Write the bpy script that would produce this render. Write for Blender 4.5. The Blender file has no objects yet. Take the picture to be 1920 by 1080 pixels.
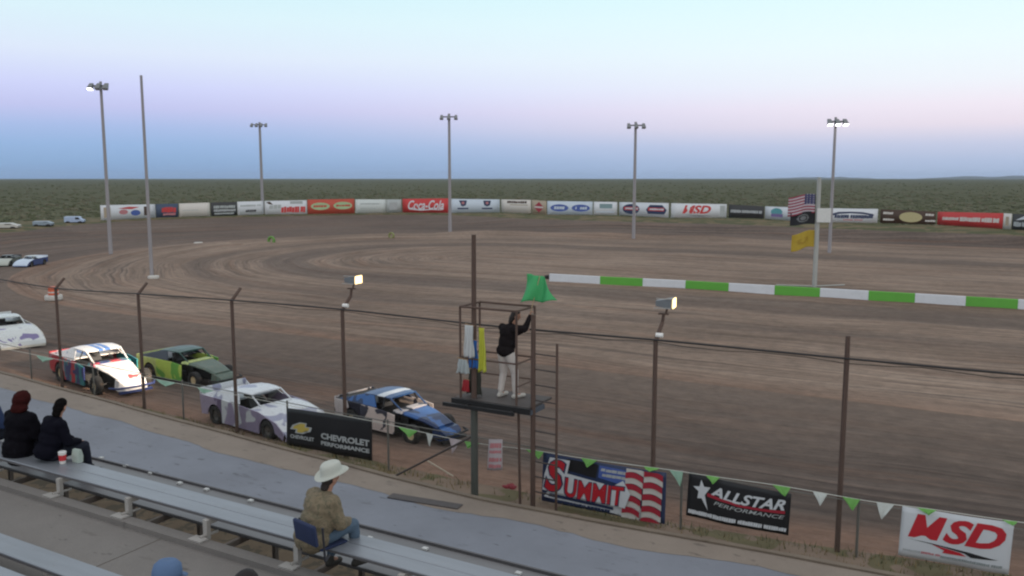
import bpy, bmesh, math, random
from mathutils import Vector, Matrix, noise as mnoise
random.seed(7)
R = math.radians
scene = bpy.context.scene
COL = scene.collection

# ------------------------------------------------------------------ camera model
F, HC, HOR, PSI = 1600.0, 7.0, 334.0, R(29.4)
TH = math.atan((540 - HOR) / F)
FWD = Vector((-math.sin(PSI) * math.cos(TH), math.cos(PSI) * math.cos(TH), -math.sin(TH)))
RGT = Vector((math.cos(PSI), math.sin(PSI), 0))
UPV = RGT.cross(FWD)
CAM = Vector((0, 0, HC))
FLINE = [(-90, 22.5), (-45, 18.7), (-30, 17.5), (-22, 16.9), (-14, 16.5), (-6, 16.45), (0, 16.6), (30, 16.9)]
def fence_t(x):
    if x <= FLINE[0][0]: return FLINE[0][1]
    for (a, p), (b, q) in zip(FLINE[:-1], FLINE[1:]):
        if x <= b:
            return p + (q - p) * (x - a) / (b - a)
    return FLINE[-1][1]

def ray(px, py):
    return FWD + RGT * ((px - 960) / F) + UPV * ((540 - py) / F)

def P(px, py, z=0.0):            # surveyed spot of the photograph on the level z
    d = ray(px, py)
    return CAM + d * ((z - HC) / d.z)

def D(px, py, t):                # surveyed spot on the upright plane y = t
    d = ray(px, py)
    return CAM + d * (t / d.y)

def DF(px, py, off=0.0):         # surveyed spot on the fence, which bows away to the left
    t = 16.5
    for _ in range(12):
        t = fence_t(D(px, py, t).x) + off
    return D(px, py, t)

def depth(p):
    return (p - CAM).dot(FWD)

ZT = -0.8                        # level of the racing surface and the infield
TF = 16.45                        # line of the fence

# ------------------------------------------------------------------ materials
MATS = {}

def nodes_of(m):
    m.use_nodes = True
    nt = m.node_tree
    return nt, nt.nodes, nt.links, nt.nodes['Principled BSDF']

def mixrgb(nt, fac, a, b, typ='MIX'):
    n = nt.nodes.new('ShaderNodeMix')
    n.data_type = 'RGBA'
    n.blend_type = typ
    for sock, v in ((n.inputs['Factor'], fac), (n.inputs['A'], a), (n.inputs['B'], b)):
        if hasattr(v, 'is_output'):
            nt.links.new(v, sock)
        elif isinstance(v, (int, float)):
            sock.default_value = v
        else:
            sock.default_value = (*v, 1)
    return n.outputs['Result']

def mth(nt, op, a, b=0.0, c=None, clamp=False):
    n = nt.nodes.new('ShaderNodeMath')
    n.operation = op
    n.use_clamp = clamp
    for i, v in enumerate((a, b, c)):
        if v is None:
            continue
        if hasattr(v, 'is_output'):
            nt.links.new(v, n.inputs[i])
        else:
            n.inputs[i].default_value = v
    return n.outputs[0]

def noise_tex(nt, vec, scale, detail=4, rough=0.6, dist=0.0):
    n = nt.nodes.new('ShaderNodeTexNoise')
    n.inputs['Scale'].default_value = scale
    n.inputs['Detail'].default_value = detail
    n.inputs['Roughness'].default_value = rough
    n.inputs['Distortion'].default_value = dist
    if vec is not None:
        nt.links.new(vec, n.inputs['Vector'])
    return n.outputs['Fac']

def ramp(nt, fac, stops):
    n = nt.nodes.new('ShaderNodeValToRGB')
    el = n.color_ramp.elements
    while len(el) > 1:
        el.remove(el[-1])
    el[0].position = stops[0][0]
    el[0].color = (*stops[0][1], 1)
    for p, c in stops[1:]:
        e = el.new(p)
        e.color = (*c, 1)
    nt.links.new(fac, n.inputs['Fac'])
    return n.outputs['Color']

def sstep(nt, v, a, b):
    n = nt.nodes.new('ShaderNodeMapRange')
    n.interpolation_type = 'SMOOTHSTEP'
    nt.links.new(v, n.inputs['Value'])
    n.inputs['From Min'].default_value = a
    n.inputs['From Max'].default_value = b
    return n.outputs['Result']

def objcoord(nt):
    return nt.nodes.new('ShaderNodeTexCoord').outputs['Object']

def poscoord(nt):
    return nt.nodes.new('ShaderNodeNewGeometry').outputs['Position']

def mapped(nt, vec, sc):
    n = nt.nodes.new('ShaderNodeMapping')
    n.inputs['Scale'].default_value = sc
    nt.links.new(vec, n.inputs['Vector'])
    return n.outputs['Vector']

def mat(name, col, rough=0.6, metal=0.0, var=0.15, nscale=6.0, dirt=0.0, dirtcol=(0.16, 0.11, 0.08), bump=0.0, spec=0.4,
        col2=None, patch=2.0, thr=0.52, col3=None, stretch=(1, 1, 1)):
    if name in MATS:
        return MATS[name]
    m = bpy.data.materials.new(name)
    nt, N, L, b = nodes_of(m)
    oc = objcoord(nt)
    v = noise_tex(nt, mapped(nt, oc, stretch), nscale)
    c = mixrgb(nt, v, tuple(x * (1 - var) for x in col), tuple(min(1, x * (1 + var)) for x in col))
    if col2:
        f = sstep(nt, noise_tex(nt, mapped(nt, oc, stretch), patch, 2, 0.5, 0.6), thr, thr + 0.03)
        c = mixrgb(nt, f, c, col2)
    if col3:
        f = sstep(nt, noise_tex(nt, mapped(nt, oc, (stretch[0] + .37, stretch[1], stretch[2] * 1.3)), patch * 1.4, 2, 0.5, 0.8), thr + .04, thr + 0.07)
        c = mixrgb(nt, f, c, col3)
    if dirt:
        f = sstep(nt, noise_tex(nt, oc, 5.5, 8, 0.75), 0.62 - dirt * 0.3, 0.75)
        f = mth(nt, 'MULTIPLY', f, min(1, dirt * 1.6), clamp=True)
        c = mixrgb(nt, f, c, dirtcol)
    L.new(c, b.inputs['Base Color'])
    b.inputs['Roughness'].default_value = rough
    b.inputs['Metallic'].default_value = metal
    b.inputs['Specular IOR Level'].default_value = spec
    if bump:
        bp = N.new('ShaderNodeBump')
        bp.inputs['Strength'].default_value = bump
        bp.inputs['Distance'].default_value = 0.02
        L.new(noise_tex(nt, oc, nscale * 3, 6), bp.inputs['Height'])
        L.new(bp.outputs['Normal'], b.inputs['Normal'])
    MATS[name] = m
    return m

def emit(name, col, strength):
    m = bpy.data.materials.new(name)
    nt, N, L, b = nodes_of(m)
    b.inputs['Base Color'].default_value = (*col, 1)
    b.inputs['Emission Color'].default_value = (*col, 1)
    b.inputs['Emission Strength'].default_value = strength
    return m

# ------------------------------------------------------------------ mesh helpers
def link(name, me, m=None, parent=None, smooth=False):
    o = bpy.data.objects.new(name, me)
    COL.objects.link(o)
    if m is not None:
        for k in (m if isinstance(m, (list, tuple)) else [m]):
            me.materials.append(k)
    if parent is not None:
        o.parent = parent
    if smooth:
        for p in me.polygons:
            p.use_smooth = True
    return o

def obj(name, bm, m=None, parent=None, smooth=False):
    bmesh.ops.recalc_face_normals(bm, faces=bm.faces)
    me = bpy.data.meshes.new(name)
    bm.to_mesh(me)
    bm.free()
    return link(name, me, m, parent, smooth)

def tag(o, label=None, cat=None, group=None, kind=None):
    if label: o['label'] = label
    if cat: o['category'] = cat
    if group: o['group'] = group
    if kind: o['kind'] = kind
    return o

def thing(name, label, cat, loc=(0, 0, 0), rz=0.0, group=None):
    o = bpy.data.objects.new(name, None)
    o.empty_display_size = 0.2
    COL.objects.link(o)
    o.location = loc
    o.rotation_euler = (0, 0, rz)
    return tag(o, label, cat, group)

def NB():
    return bmesh.new()

def box(bm, x0, x1, y0, y1, z0, z1, mi=0):
    v = [bm.verts.new((x, y, z)) for x in (x0, x1) for y in (y0, y1) for z in (z0, z1)]
    fs = [(0, 1, 3, 2), (4, 6, 7, 5), (0, 4, 5, 1), (2, 3, 7, 6), (0, 2, 6, 4), (1, 5, 7, 3)]
    for f in fs:
        bm.faces.new([v[i] for i in f]).material_index = mi
    return bm

def bevel(bm, w, seg=2):
    bmesh.ops.bevel(bm, geom=list(bm.edges), offset=w, segments=seg, affect='EDGES', profile=0.6)
    return bm

def tube(bm, a, b, r0, r1=None, n=10, cap=True, mi=0):
    a, b = Vector(a), Vector(b)
    r1 = r0 if r1 is None else r1
    d = (b - a).normalized()
    u = d.orthogonal().normalized()
    w = d.cross(u)
    ra, rb = [], []
    for i in range(n):
        an = 2 * math.pi * i / n
        e = u * math.cos(an) + w * math.sin(an)
        ra.append(bm.verts.new(a + e * r0))
        rb.append(bm.verts.new(b + e * r1))
    for i in range(n):
        j = (i + 1) % n
        bm.faces.new((ra[i], ra[j], rb[j], rb[i])).material_index = mi
    if cap:
        bm.faces.new(ra[::-1]).material_index = mi
        bm.faces.new(rb).material_index = mi
    return bm

def polytube(bm, pts, r, n=8):
    for a, b in zip(pts[:-1], pts[1:]):
        tube(bm, a, b, r, r, n)
    return bm

def ball(bm, c, rx, ry=None, rz=None, sub=2):
    ry = rx if ry is None else ry
    rz = rx if rz is None else rz
    M = Matrix.Translation(Vector(c)) @ Matrix.Diagonal((rx, ry, rz, 1))
    bmesh.ops.create_icosphere(bm, subdivisions=sub, radius=1, matrix=M)
    return bm

def prism(bm, poly, axis, lo, hi, mi=0):
    """extrude a 2-D outline; axis 'y': poly=(x,z); axis 'x': poly=(y,z); axis 'z': poly=(x,y)"""
    def pt(p, h):
        return {'y': (p[0], h, p[1]), 'x': (h, p[0], p[1]), 'z': (p[0], p[1], h)}[axis]
    A = [bm.verts.new(pt(p, lo)) for p in poly]
    B = [bm.verts.new(pt(p, hi)) for p in poly]
    n = len(poly)
    bm.faces.new(A).material_index = mi
    bm.faces.new(B[::-1]).material_index = mi
    for i in range(n):
        j = (i + 1) % n
        bm.faces.new((A[j], A[i], B[i], B[j])).material_index = mi
    return bm

def loft(bm, secs, cap=True, closed=True):
    rows = [[bm.verts.new(p) for p in s] for s in secs]
    n = len(rows[0])
    for a, b in zip(rows[:-1], rows[1:]):
        for i in range(n if closed else n - 1):
            j = (i + 1) % n
            bm.faces.new((a[i], a[j], b[j], b[i]))
    if cap:
        bm.faces.new(rows[0][::-1])
        bm.faces.new(rows[-1])
    return bm

def lathe(bm, prof, center, axis='y', n=28):
    """prof: list of (along axis, radius)"""
    cx, cy, cz = center
    rows = []
    for a, r in prof:
        row = []
        for i in range(n):
            an = 2 * math.pi * i / n
            c, s = r * math.cos(an), r * math.sin(an)
            row.append(bm.verts.new({'y': (cx + c, cy + a, cz + s), 'z': (cx + c, cy + s, cz + a), 'x': (cx + a, cy + c, cz + s)}[axis]))
        rows.append(row)
    for a, b in zip(rows[:-1], rows[1:]):
        for i in range(n):
            j = (i + 1) % n
            bm.faces.new((a[i], a[j], b[j], b[i]))
    bm.faces.new(rows[0][::-1])
    bm.faces.new(rows[-1])
    return bm

# ------------------------------------------------------------------ lettering
TEXT = {}
def text_polys(s, shear=0.0, bold=0.0):
    k = (s, shear, bold)
    if k not in TEXT:
        TEXT[k] = _text_polys(*k)
    return TEXT[k]
def _text_polys(s, shear=0.0, bold=0.0):
    cu = bpy.data.curves.new('lettering', 'FONT')
    cu.body = s
    cu.shear = shear
    cu.offset = bold
    cu.resolution_u = 3
    o = bpy.data.objects.new('lettering', cu)
    COL.objects.link(o)
    dg = bpy.context.evaluated_depsgraph_get()
    dg.update()
    me = bpy.data.meshes.new_from_object(o.evaluated_get(dg))
    bpy.data.objects.remove(o)
    bpy.data.curves.remove(cu)
    vs = [(v.co.x, v.co.y) for v in me.vertices]
    fs = [tuple(p.vertices) for p in me.polygons]
    bpy.data.meshes.remove(me)
    xs = [v[0] for v in vs]; ys = [v[1] for v in vs]
    x0, x1, y0, y1 = min(xs), max(xs), min(ys), max(ys)
    return [((x - x0) / (x1 - x0), (y - y0) / (y1 - y0)) for x, y in vs], fs

for k in (('CHEVROLET', 0, .04), ('CHEVROLET', 0, .045), ('PERFORMANCE', 0, .045), ('S', .22, .06), ('S', .22, .03), ('UMMIT', .1, .05), ('UMMIT', .1, .025),
          ('ALLSTAR', .35, .03), ('PERFORMANCE', .3, .01), ('SD', .3, .04), ('Coca-Cola', .35, .02), ('MSD', .3, .04)):
    text_polys(*k)

def banner(name, label, cat, c4, bg, items, group=None, wave=0.0, sag=0.0, thick=0.012, gx=22, gy=8, slots=None):
    """c4 = BL, BR, TR, TL in the world. items are printed pieces in u,v (0..1)."""
    BL, BR, TR, TL = [Vector(c) for c in c4]
    org = (BL + BR) * 0.5
    nrm = (BR - BL).cross(TL - BL).normalized()
    if nrm.dot(CAM - org) < 0:
        nrm = -nrm
    ph = random.uniform(0, 6)
    def S(u, v, off):
        p = (BL * (1 - u) + BR * u) * (1 - v) + (TL * (1 - u) + TR * u) * v
        w = wave * (math.sin(u * 9 + ph + v * 1.3) * 0.6 + math.sin(u * 17 + ph * 2 - v * 2) * 0.3) * (1 - 0.5 * v)
        p = p + nrm * (w + off)
        p.z -= sag * (4 * u * (1 - u)) * (0.75 + 0.25 * v)
        return p - org
    bm = NB()
    fr = [[bm.verts.new(S(i / gx, j / gy, 0)) for i in range(gx + 1)] for j in range(gy + 1)]
    bk = [[bm.verts.new(S(i / gx, j / gy, -thick)) for i in range(gx + 1)] for j in range(gy + 1)]
    for j in range(gy):
        for i in range(gx):
            bm.faces.new((fr[j][i], fr[j][i + 1], fr[j + 1][i + 1], fr[j + 1][i]))
            bm.faces.new((bk[j + 1][i], bk[j + 1][i + 1], bk[j][i + 1], bk[j][i]))
    for i in range(gx):
        bm.faces.new((fr[0][i + 1], fr[0][i], bk[0][i], bk[0][i + 1]))
        bm.faces.new((fr[gy][i], fr[gy][i + 1], bk[gy][i + 1], bk[gy][i]))
    for j in range(gy):
        bm.faces.new((fr[j][0], fr[j + 1][0], bk[j + 1][0], bk[j][0]))
        bm.faces.new((fr[j + 1][gx], fr[j][gx], bk[j][gx], bk[j + 1][gx]))
    root = obj(name, bm, bg, None, True)
    root.location = org
    tag(root, label, cat, group)
    lay = 0.004
    for it in items:
        kind, m = it[0], it[1]
        bm = NB()
        pname = {'text': 'lettering', 'dash': 'lettering'}.get(kind, 'logo')
        if kind == 'rect':
            u0, v0, u1, v1 = it[2:6]
            k = max(1, int((u1 - u0) * gx))
            lo = [bm.verts.new((u0 + (u1 - u0) * i / k, v0, 0)) for i in range(k + 1)]
            hi = [bm.verts.new((u0 + (u1 - u0) * i / k, v1, 0)) for i in range(k + 1)]
            for i in range(k):
                bm.faces.new((lo[i], lo[i + 1], hi[i + 1], hi[i]))
        elif kind == 'poly':
            for poly in it[2]:
                bm.faces.new([bm.verts.new((u, v, 0)) for u, v in poly])
        elif kind == 'ell':
            cu_, cv, ru, rv = it[2:6]
            bm.faces.new([bm.verts.new((cu_ + ru * math.cos(a * math.pi / 12), cv + rv * math.sin(a * math.pi / 12), 0)) for a in range(24)])
        elif kind == 'band':           # curved band: list of (u, vlow, vhigh)
            a = [bm.verts.new((u, v0, 0)) for u, v0, v1 in it[2]]
            b = [bm.verts.new((u, v1, 0)) for u, v0, v1 in it[2]]
            for i in range(len(a) - 1):
                bm.faces.new((a[i], a[i + 1], b[i + 1], b[i]))
        elif kind == 'dash':           # a line of print too small to read
            u0, v0, u1, v1 = it[2:6]
            rr = random.Random(int(u0 * 977 + v0 * 131) + len(name))
            h = v1 - v0
            u = u0
            cw = it[6] if len(it) > 6 else (u1 - u0) / 26
            while u < u1 - cw * .4:
                ln_ = min(u1 - u, cw * rr.randint(4, 9))
                x = u
                while x < u + ln_ - cw * .3:
                    w_ = cw * rr.uniform(.6, 1.0)
                    a, b = v0 + h * rr.choice((0, 0, .08)), v1 - h * rr.choice((0, 0, 0, .12))
                    bm.faces.new([bm.verts.new((p_, q_, 0)) for p_, q_ in ((x, a), (x + w_, a), (x + w_ + cw * .12, b), (x + cw * .12, b))])
                    x += w_ + cw * rr.choice((.05, .12))
                u += ln_ + cw * .55
        elif kind == 'text':
            s, u0, v0, u1, v1 = it[2:7]
            shear = it[7] if len(it) > 7 else 0
            bold = it[8] if len(it) > 8 else 0
            fn = it[9] if len(it) > 9 else None
            vs, fs = text_polys(s, shear, bold)
            def mp(x, y):
                u = u0 + (u1 - u0) * x
                v = v0 + (v1 - v0) * y
                if fn:
                    u, v = fn(u, v)
                return (u, v, 0)
            V = [bm.verts.new(mp(x, y)) for x, y in vs]
            for f in fs:
                try:
                    bm.faces.new([V[i] for i in f])
                except ValueError:
                    pass
        bmesh.ops.triangulate(bm, faces=[f for f in bm.faces if len(f.verts) > 4])
        if wave or sag:
            for k in range(1, gx):
                bmesh.ops.bisect_plane(bm, geom=list(bm.verts) + list(bm.edges) + list(bm.faces), plane_co=(k / gx, 0, 0), plane_no=(1, 0, 0), dist=1e-6)
            for k in range(1, gy):
                bmesh.ops.bisect_plane(bm, geom=list(bm.verts) + list(bm.edges) + list(bm.faces), plane_co=(0, k / gy, 0), plane_no=(0, 1, 0), dist=1e-6)
        for q in bm.verts:
            q.co = S(q.co.x, q.co.y, lay)
        obj(pname, bm, m, root)
        lay += 0.0025
    return root

# ================================================================== WORLD / LIGHT
def s2l(c):
    return tuple(((x / 255) / 12.92 if x / 255 <= 0.04045 else ((x / 255 + 0.055) / 1.055) ** 2.4) for x in c)

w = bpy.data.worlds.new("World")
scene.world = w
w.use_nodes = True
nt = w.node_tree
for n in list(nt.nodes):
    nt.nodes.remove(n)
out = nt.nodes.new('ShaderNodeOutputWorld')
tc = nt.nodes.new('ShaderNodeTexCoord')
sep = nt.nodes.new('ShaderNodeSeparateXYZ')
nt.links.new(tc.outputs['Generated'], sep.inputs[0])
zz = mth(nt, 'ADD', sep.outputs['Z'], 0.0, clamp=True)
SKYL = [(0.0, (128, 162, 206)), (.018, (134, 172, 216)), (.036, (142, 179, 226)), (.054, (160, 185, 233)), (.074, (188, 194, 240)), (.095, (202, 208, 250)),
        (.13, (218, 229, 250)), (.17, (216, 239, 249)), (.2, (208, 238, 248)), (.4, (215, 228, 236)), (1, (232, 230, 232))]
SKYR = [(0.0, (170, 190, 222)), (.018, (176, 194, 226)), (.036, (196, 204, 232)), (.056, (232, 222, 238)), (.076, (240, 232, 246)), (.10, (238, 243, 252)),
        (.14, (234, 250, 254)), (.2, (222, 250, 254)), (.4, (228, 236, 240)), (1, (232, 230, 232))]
cl = ramp(nt, zz, [(p, s2l(c)) for p, c in SKYL])
cr = ramp(nt, zz, [(p, s2l(c)) for p, c in SKYR])
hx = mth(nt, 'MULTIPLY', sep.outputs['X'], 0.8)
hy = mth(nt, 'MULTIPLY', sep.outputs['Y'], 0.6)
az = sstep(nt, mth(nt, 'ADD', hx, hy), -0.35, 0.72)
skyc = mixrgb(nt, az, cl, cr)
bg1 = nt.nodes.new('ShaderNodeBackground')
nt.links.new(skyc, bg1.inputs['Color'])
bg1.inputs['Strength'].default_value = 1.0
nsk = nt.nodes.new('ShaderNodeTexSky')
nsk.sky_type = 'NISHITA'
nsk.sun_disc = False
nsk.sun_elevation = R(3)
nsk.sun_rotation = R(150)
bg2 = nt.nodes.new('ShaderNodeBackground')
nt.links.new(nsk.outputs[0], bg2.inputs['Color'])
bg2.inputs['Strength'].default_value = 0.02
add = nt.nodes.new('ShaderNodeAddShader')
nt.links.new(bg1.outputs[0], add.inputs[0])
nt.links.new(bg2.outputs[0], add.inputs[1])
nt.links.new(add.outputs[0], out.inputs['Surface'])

sun = bpy.data.lights.new('sun', 'SUN')
sun.energy = 0.35
sun.angle = R(18)
sun.color = (1.0, 0.86, 0.74)
so = bpy.data.objects.new('sun', sun)
COL.objects.link(so)
az_s, el_s = R(150), R(14)      # from behind the stand, after sunset glow
dirs = Vector((math.sin(az_s) * math.cos(el_s), math.cos(az_s) * math.cos(el_s), math.sin(el_s)))
so.rotation_euler = (-dirs).to_track_quat('-Z', 'Y').to_euler()
so.location = (0, -30, 40)

cam = bpy.data.cameras.new('camera')
cam.sensor_width = 36
cam.lens = F / 1920 * 36
cam.clip_end = 40000
cam.clip_start = 0.1
co = bpy.data.objects.new('camera', cam)
COL.objects.link(co)
co.location = CAM
co.rotation_euler = (math.pi / 2 - TH, 0, PSI)
scene.camera = co

# ================================================================== GROUND
IN_T, IN_R, IN_S0, IN_S1 = 71.0, 39.6, -44.4, 24.0      # inner edge of the oval

def dirt_material(name, stops, red=(0.20, 0.105, 0.066), redamt=0.35, dark=(0.105, 0.085, 0.077), groove=0.6, gs=0.55, arcs=False, edges=None):
    """dirt whose tyre streaks follow the oval: distance to the oval's centre line drives the streaks"""
    m = bpy.data.materials.new(name)
    nt, N, L, b = nodes_of(m)
    pos = poscoord(nt)
    sp = N.new('ShaderNodeSeparateXYZ')
    L.new(pos, sp.inputs[0])
    xc = N.new('ShaderNodeClamp')
    L.new(sp.outputs['X'], xc.inputs['Value'])
    xc.inputs['Min'].default_value = IN_S0
    xc.inputs['Max'].default_value = IN_S1
    dx = mth(nt, 'SUBTRACT', sp.outputs['X'], xc.outputs[0])
    dy = mth(nt, 'SUBTRACT', sp.outputs['Y'], IN_T)
    d = mth(nt, 'SQRT', mth(nt, 'ADD', mth(nt, 'MULTIPLY', dx, dx), mth(nt, 'MULTIPLY', dy, dy)))
    wob = noise_tex(nt, pos, 0.035, 3)
    d2 = mth(nt, 'ADD', d, mth(nt, 'MULTIPLY', wob, 5.0))
    ang = mth(nt, 'ADD', mth(nt, 'MULTIPLY', mth(nt, 'ARCTAN2', dy, dx), 20.0), xc.outputs[0])
    cb = N.new('ShaderNodeCombineXYZ')
    L.new(mth(nt, 'MULTIPLY', d2, gs), cb.inputs['X'])
    L.new(mth(nt, 'MULTIPLY', ang, 0.018), cb.inputs['Y'])
    st = noise_tex(nt, cb.outputs[0], 1.0, 7, 0.62)
    big = noise_tex(nt, pos, 0.05, 5, 0.55)
    fine = noise_tex(nt, pos, 1.7, 8, 0.7)
    v = mth(nt, 'ADD', mth(nt, 'MULTIPLY', st, groove), mth(nt, 'MULTIPLY', big, 1.0 - groove))
    c = ramp(nt, v, stops)
    rf = sstep(nt, noise_tex(nt, mapped(nt, cb.outputs[0], (1.3, 2.2, 1)), 0.8, 5, 0.6), 0.50, 0.66)
    c = mixrgb(nt, mth(nt, 'MULTIPLY', rf, redamt), c, red)
    cb2 = N.new('ShaderNodeCombineXYZ')
    L.new(mth(nt, 'MULTIPLY', d2, 1.9), cb2.inputs['X'])
    L.new(mth(nt, 'MULTIPLY', ang, 0.05), cb2.inputs['Y'])
    rut = sstep(nt, noise_tex(nt, cb2.outputs[0], 1.0, 5, 0.6), 0.56, 0.70)
    c = mixrgb(nt, mth(nt, 'MULTIPLY', rut, 0.75), c, dark)
    cb3 = N.new('ShaderNodeCombineXYZ')
    L.new(mth(nt, 'MULTIPLY', d2, 4.6), cb3.inputs['X'])
    L.new(mth(nt, 'MULTIPLY', ang, 0.11), cb3.inputs['Y'])
    fs_ = noise_tex(nt, cb3.outputs[0], 1.0, 5, 0.65)
    c = mixrgb(nt, 0.75, c, ramp(nt, fs_, [(0.34, (0.62, 0.60, 0.60)), (0.5, (1.0, 1.0, 1.0)), (0.68, (1.38, 1.34, 1.30))]), 'MULTIPLY')
    if arcs:
        e = sstep(nt, d2, IN_R - .3, IN_R + 3.2)
        c = mixrgb(nt, mth(nt, 'MULTIPLY', e, 0.42), c, (0.26, 0.150, 0.105))
    if arcs:        # the older, smaller laps worn across the infield
        for lo, hi, amt in ((17.0, 22.0, 0.55), (26.5, 29.0, 0.35)):
            a = sstep(nt, d2, lo, lo + 1.6)
            e = sstep(nt, d2, hi + 1.6, hi)
            f = mth(nt, 'MULTIPLY', mth(nt, 'MULTIPLY', a, e), amt)
            c = mixrgb(nt, f, c, dark)
    if edges:       # the front straight wears softly into the infield; loose orange soil under the fence
        front = sstep(nt, sp.outputs['Y'], 52, 34)
        d3 = mth(nt, 'ADD', d2, mth(nt, 'MULTIPLY', st, 5.0))
        f = mth(nt, 'MULTIPLY', sstep(nt, d3, IN_R + 14.5, IN_R + 3.5), front)
        c = mixrgb(nt, mth(nt, 'MULTIPLY', f, 0.85), c, edges[0])
        f = mth(nt, 'MULTIPLY', sstep(nt, mth(nt, 'ADD', d, mth(nt, 'MULTIPLY', big, 3.0)), 53.2, 55.2), front)
        c = mixrgb(nt, mth(nt, 'MULTIPLY', f, 0.8), c, edges[1])
    c = mixrgb(nt, 1.0, c, ramp(nt, fine, [(0.25, (0.72, 0.72, 0.72)), (0.75, (1.25, 1.22, 1.2))]), 'MULTIPLY')
    L.new(c, b.inputs['Base Color'])
    b.inputs['Roughness'].default_value = 0.9
    b.inputs['Specular IOR Level'].default_value = 0.15
    bp = N.new('ShaderNodeBump')
    bp.inputs['Strength'].default_value = 1.0
    bp.inputs['Distance'].default_value = 0.4
    L.new(mth(nt, 'ADD', mth(nt, 'ADD', st, mth(nt, 'MULTIPLY', fs_, .45)), mth(nt, 'MULTIPLY', fine, 0.35)), bp.inputs['Height'])
    L.new(bp.outputs['Normal'], b.inputs['Normal'])
    return m

M_TRACK = dirt_material('track dirt', [(0.36, (0.084, 0.064, 0.055)), (0.5, (0.138, 0.106, 0.090)), (0.64, (0.205, 0.158, 0.132))], redamt=0.32, dark=(0.085, 0.066, 0.058), edges=((0.195, 0.148, 0.120), (0.27, 0.165, 0.118)))
M_INFIELD = dirt_material('infield dirt', [(0.35, (0.145, 0.106, 0.083)), (0.5, (0.245, 0.182, 0.143)), (0.65, (0.345, 0.264, 0.210))], redamt=0.30, groove=0.5, arcs=True)

# --- desert plain
def desert_mat():
    m = bpy.data.materials.new('desert scrub')
    nt, N, L, b = nodes_of(m)
    pos = poscoord(nt)
    a = noise_tex(nt, pos, 0.012, 8, 0.7)
    f = noise_tex(nt, pos, 0.5, 6, 0.75)
    v = mth(nt, 'ADD', mth(nt, 'MULTIPLY', a, 0.6), mth(nt, 'MULTIPLY', f, 0.4))
    c = ramp(nt, v, [(0.36, (0.078, 0.084, 0.050)), (0.5, (0.098, 0.101, 0.061)), (0.64, (0.122, 0.118, 0.076))])
    L.new(c, b.inputs['Base Color'])
    b.inputs['Roughness'].default_value = 1
    b.inputs['Specular IOR Level'].default_value = 0.05
    bp = N.new('ShaderNodeBump')
    bp.inputs['Strength'].default_value = 0.7
    bp.inputs['Distance'].default_value = 0.6
    L.new(f, bp.inputs['Height'])
    L.new(bp.outputs['Normal'], b.inputs['Normal'])
    return m

M_DESERT = desert_mat()
bm = NB()
radii = [0, 60, 140, 300, 700, 1500, 3500, 7000, 12000]
rows = []
for r in radii:
    rows.append([bm.verts.new((r * math.cos(a * math.pi / 24) - 20, r * math.sin(a * math.pi / 24) + 70, -1.2)) for a in range(48)] if r else [bm.verts.new((-20, 70, -1.2))])
for i in range(48):
    bm.faces.new((rows[0][0], rows[1][i], rows[1][(i + 1) % 48]))
for a, b in zip(rows[1:-1], rows[2:]):
    for i in range(48):
        j = (i + 1) % 48
        bm.faces.new((a[i], b[i], b[j], a[j]))
tag(obj('desert_ground', bm, M_DESERT), kind='structure')

# --- oval outlines
def catmull(pts, k=6):
    out = []
    n = len(pts)
    for i in range(n - 1):
        p0, p1, p2, p3 = pts[max(i - 1, 0)], pts[i], pts[i + 1], pts[min(i + 2, n - 1)]
        for j in range(k):
            u = j / k
            out.append(0.5 * ((2 * p1) + (p2 - p0) * u + (2 * p0 - 5 * p1 + 4 * p2 - p3) * u * u + (3 * p1 - p0 - 3 * p2 + p3) * u ** 3))
    out.append(pts[-1])
    return out

def side_z(x):
    f = min(1, max(0, (1.5 - x) / 8.5))
    return -0.24 * f * f * (3 - 2 * f)
ZO = 0.25      # outer lip of the banking on the far side
edge_px = [(1990, 446), (1880, 440), (1700, 434), (1500, 426), (1350, 420), (1150, 415), (935, 408), (840, 403), (665, 403), (500, 406), (290, 412), (190, 418), (100, 426), (0, 438)]
far_edge = [P(x, y, ZO) for x, y in edge_px]
far_edge = [Vector((p.x, p.y, ZO)) for p in far_edge]
right = [Vector((30, fence_t(30) + .15, 0)), Vector((52, 24, 0)), Vector((76, 52, .1)), Vector((80, 80, .2)), Vector((62, 112, .25)), Vector((34, 124, .25))]
leftc = [Vector((-108, 48, .2)), Vector((-96, 34, .1)), Vector((-78, 24.5, .04)), *[Vector((x, fence_t(x) + .15, 0)) for x in (-58, -45, -36, -30, -25, -20, -14, -6, 0, 12)]]
outer = catmull(right + far_edge + leftc + [right[0]], 6)

def inner_pt(ang_or_t, n):
    pass

def stadium(s0, s1, tc_, r, n=28):
    pts = []
    for i in range(n + 1):
        a = -math.pi / 2 + math.pi * i / n
        pts.append(Vector((s1 + r * math.cos(a), tc_ + r * math.sin(a), ZT)))
    for i in range(1, 24):
        pts.append(Vector((s1 + (s0 - s1) * i / 24, tc_ + r, ZT)))
    for i in range(n + 1):
        a = math.pi / 2 + math.pi * i / n
        pts.append(Vector((s0 + r * math.cos(a), tc_ + r * math.sin(a), ZT)))
    for i in range(1, 24):
        pts.append(Vector((s0 + (s1 - s0) * i / 24, tc_ - r, ZT)))
    return pts

inner = stadium(IN_S0, IN_S1, IN_T, IN_R)
# re-sample outer so that every inner point faces an outer point
def nearest_on(poly, c, d):
    best = None
    for a, b in zip(poly, poly[1:] + poly[:1]):
        e = b - a
        den = d.x * e.y - d.y * e.x
        if abs(den) < 1e-9:
            continue
        q = a - c
        k = (q.x * e.y - q.y * e.x) / den
        u = (q.x * d.y - q.y * d.x) / den
        if k > 0 and -1e-6 <= u <= 1.000001 and (best is None or k < best[0]):
            best = (k, a.z + (b.z - a.z) * u)
    return best

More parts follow.
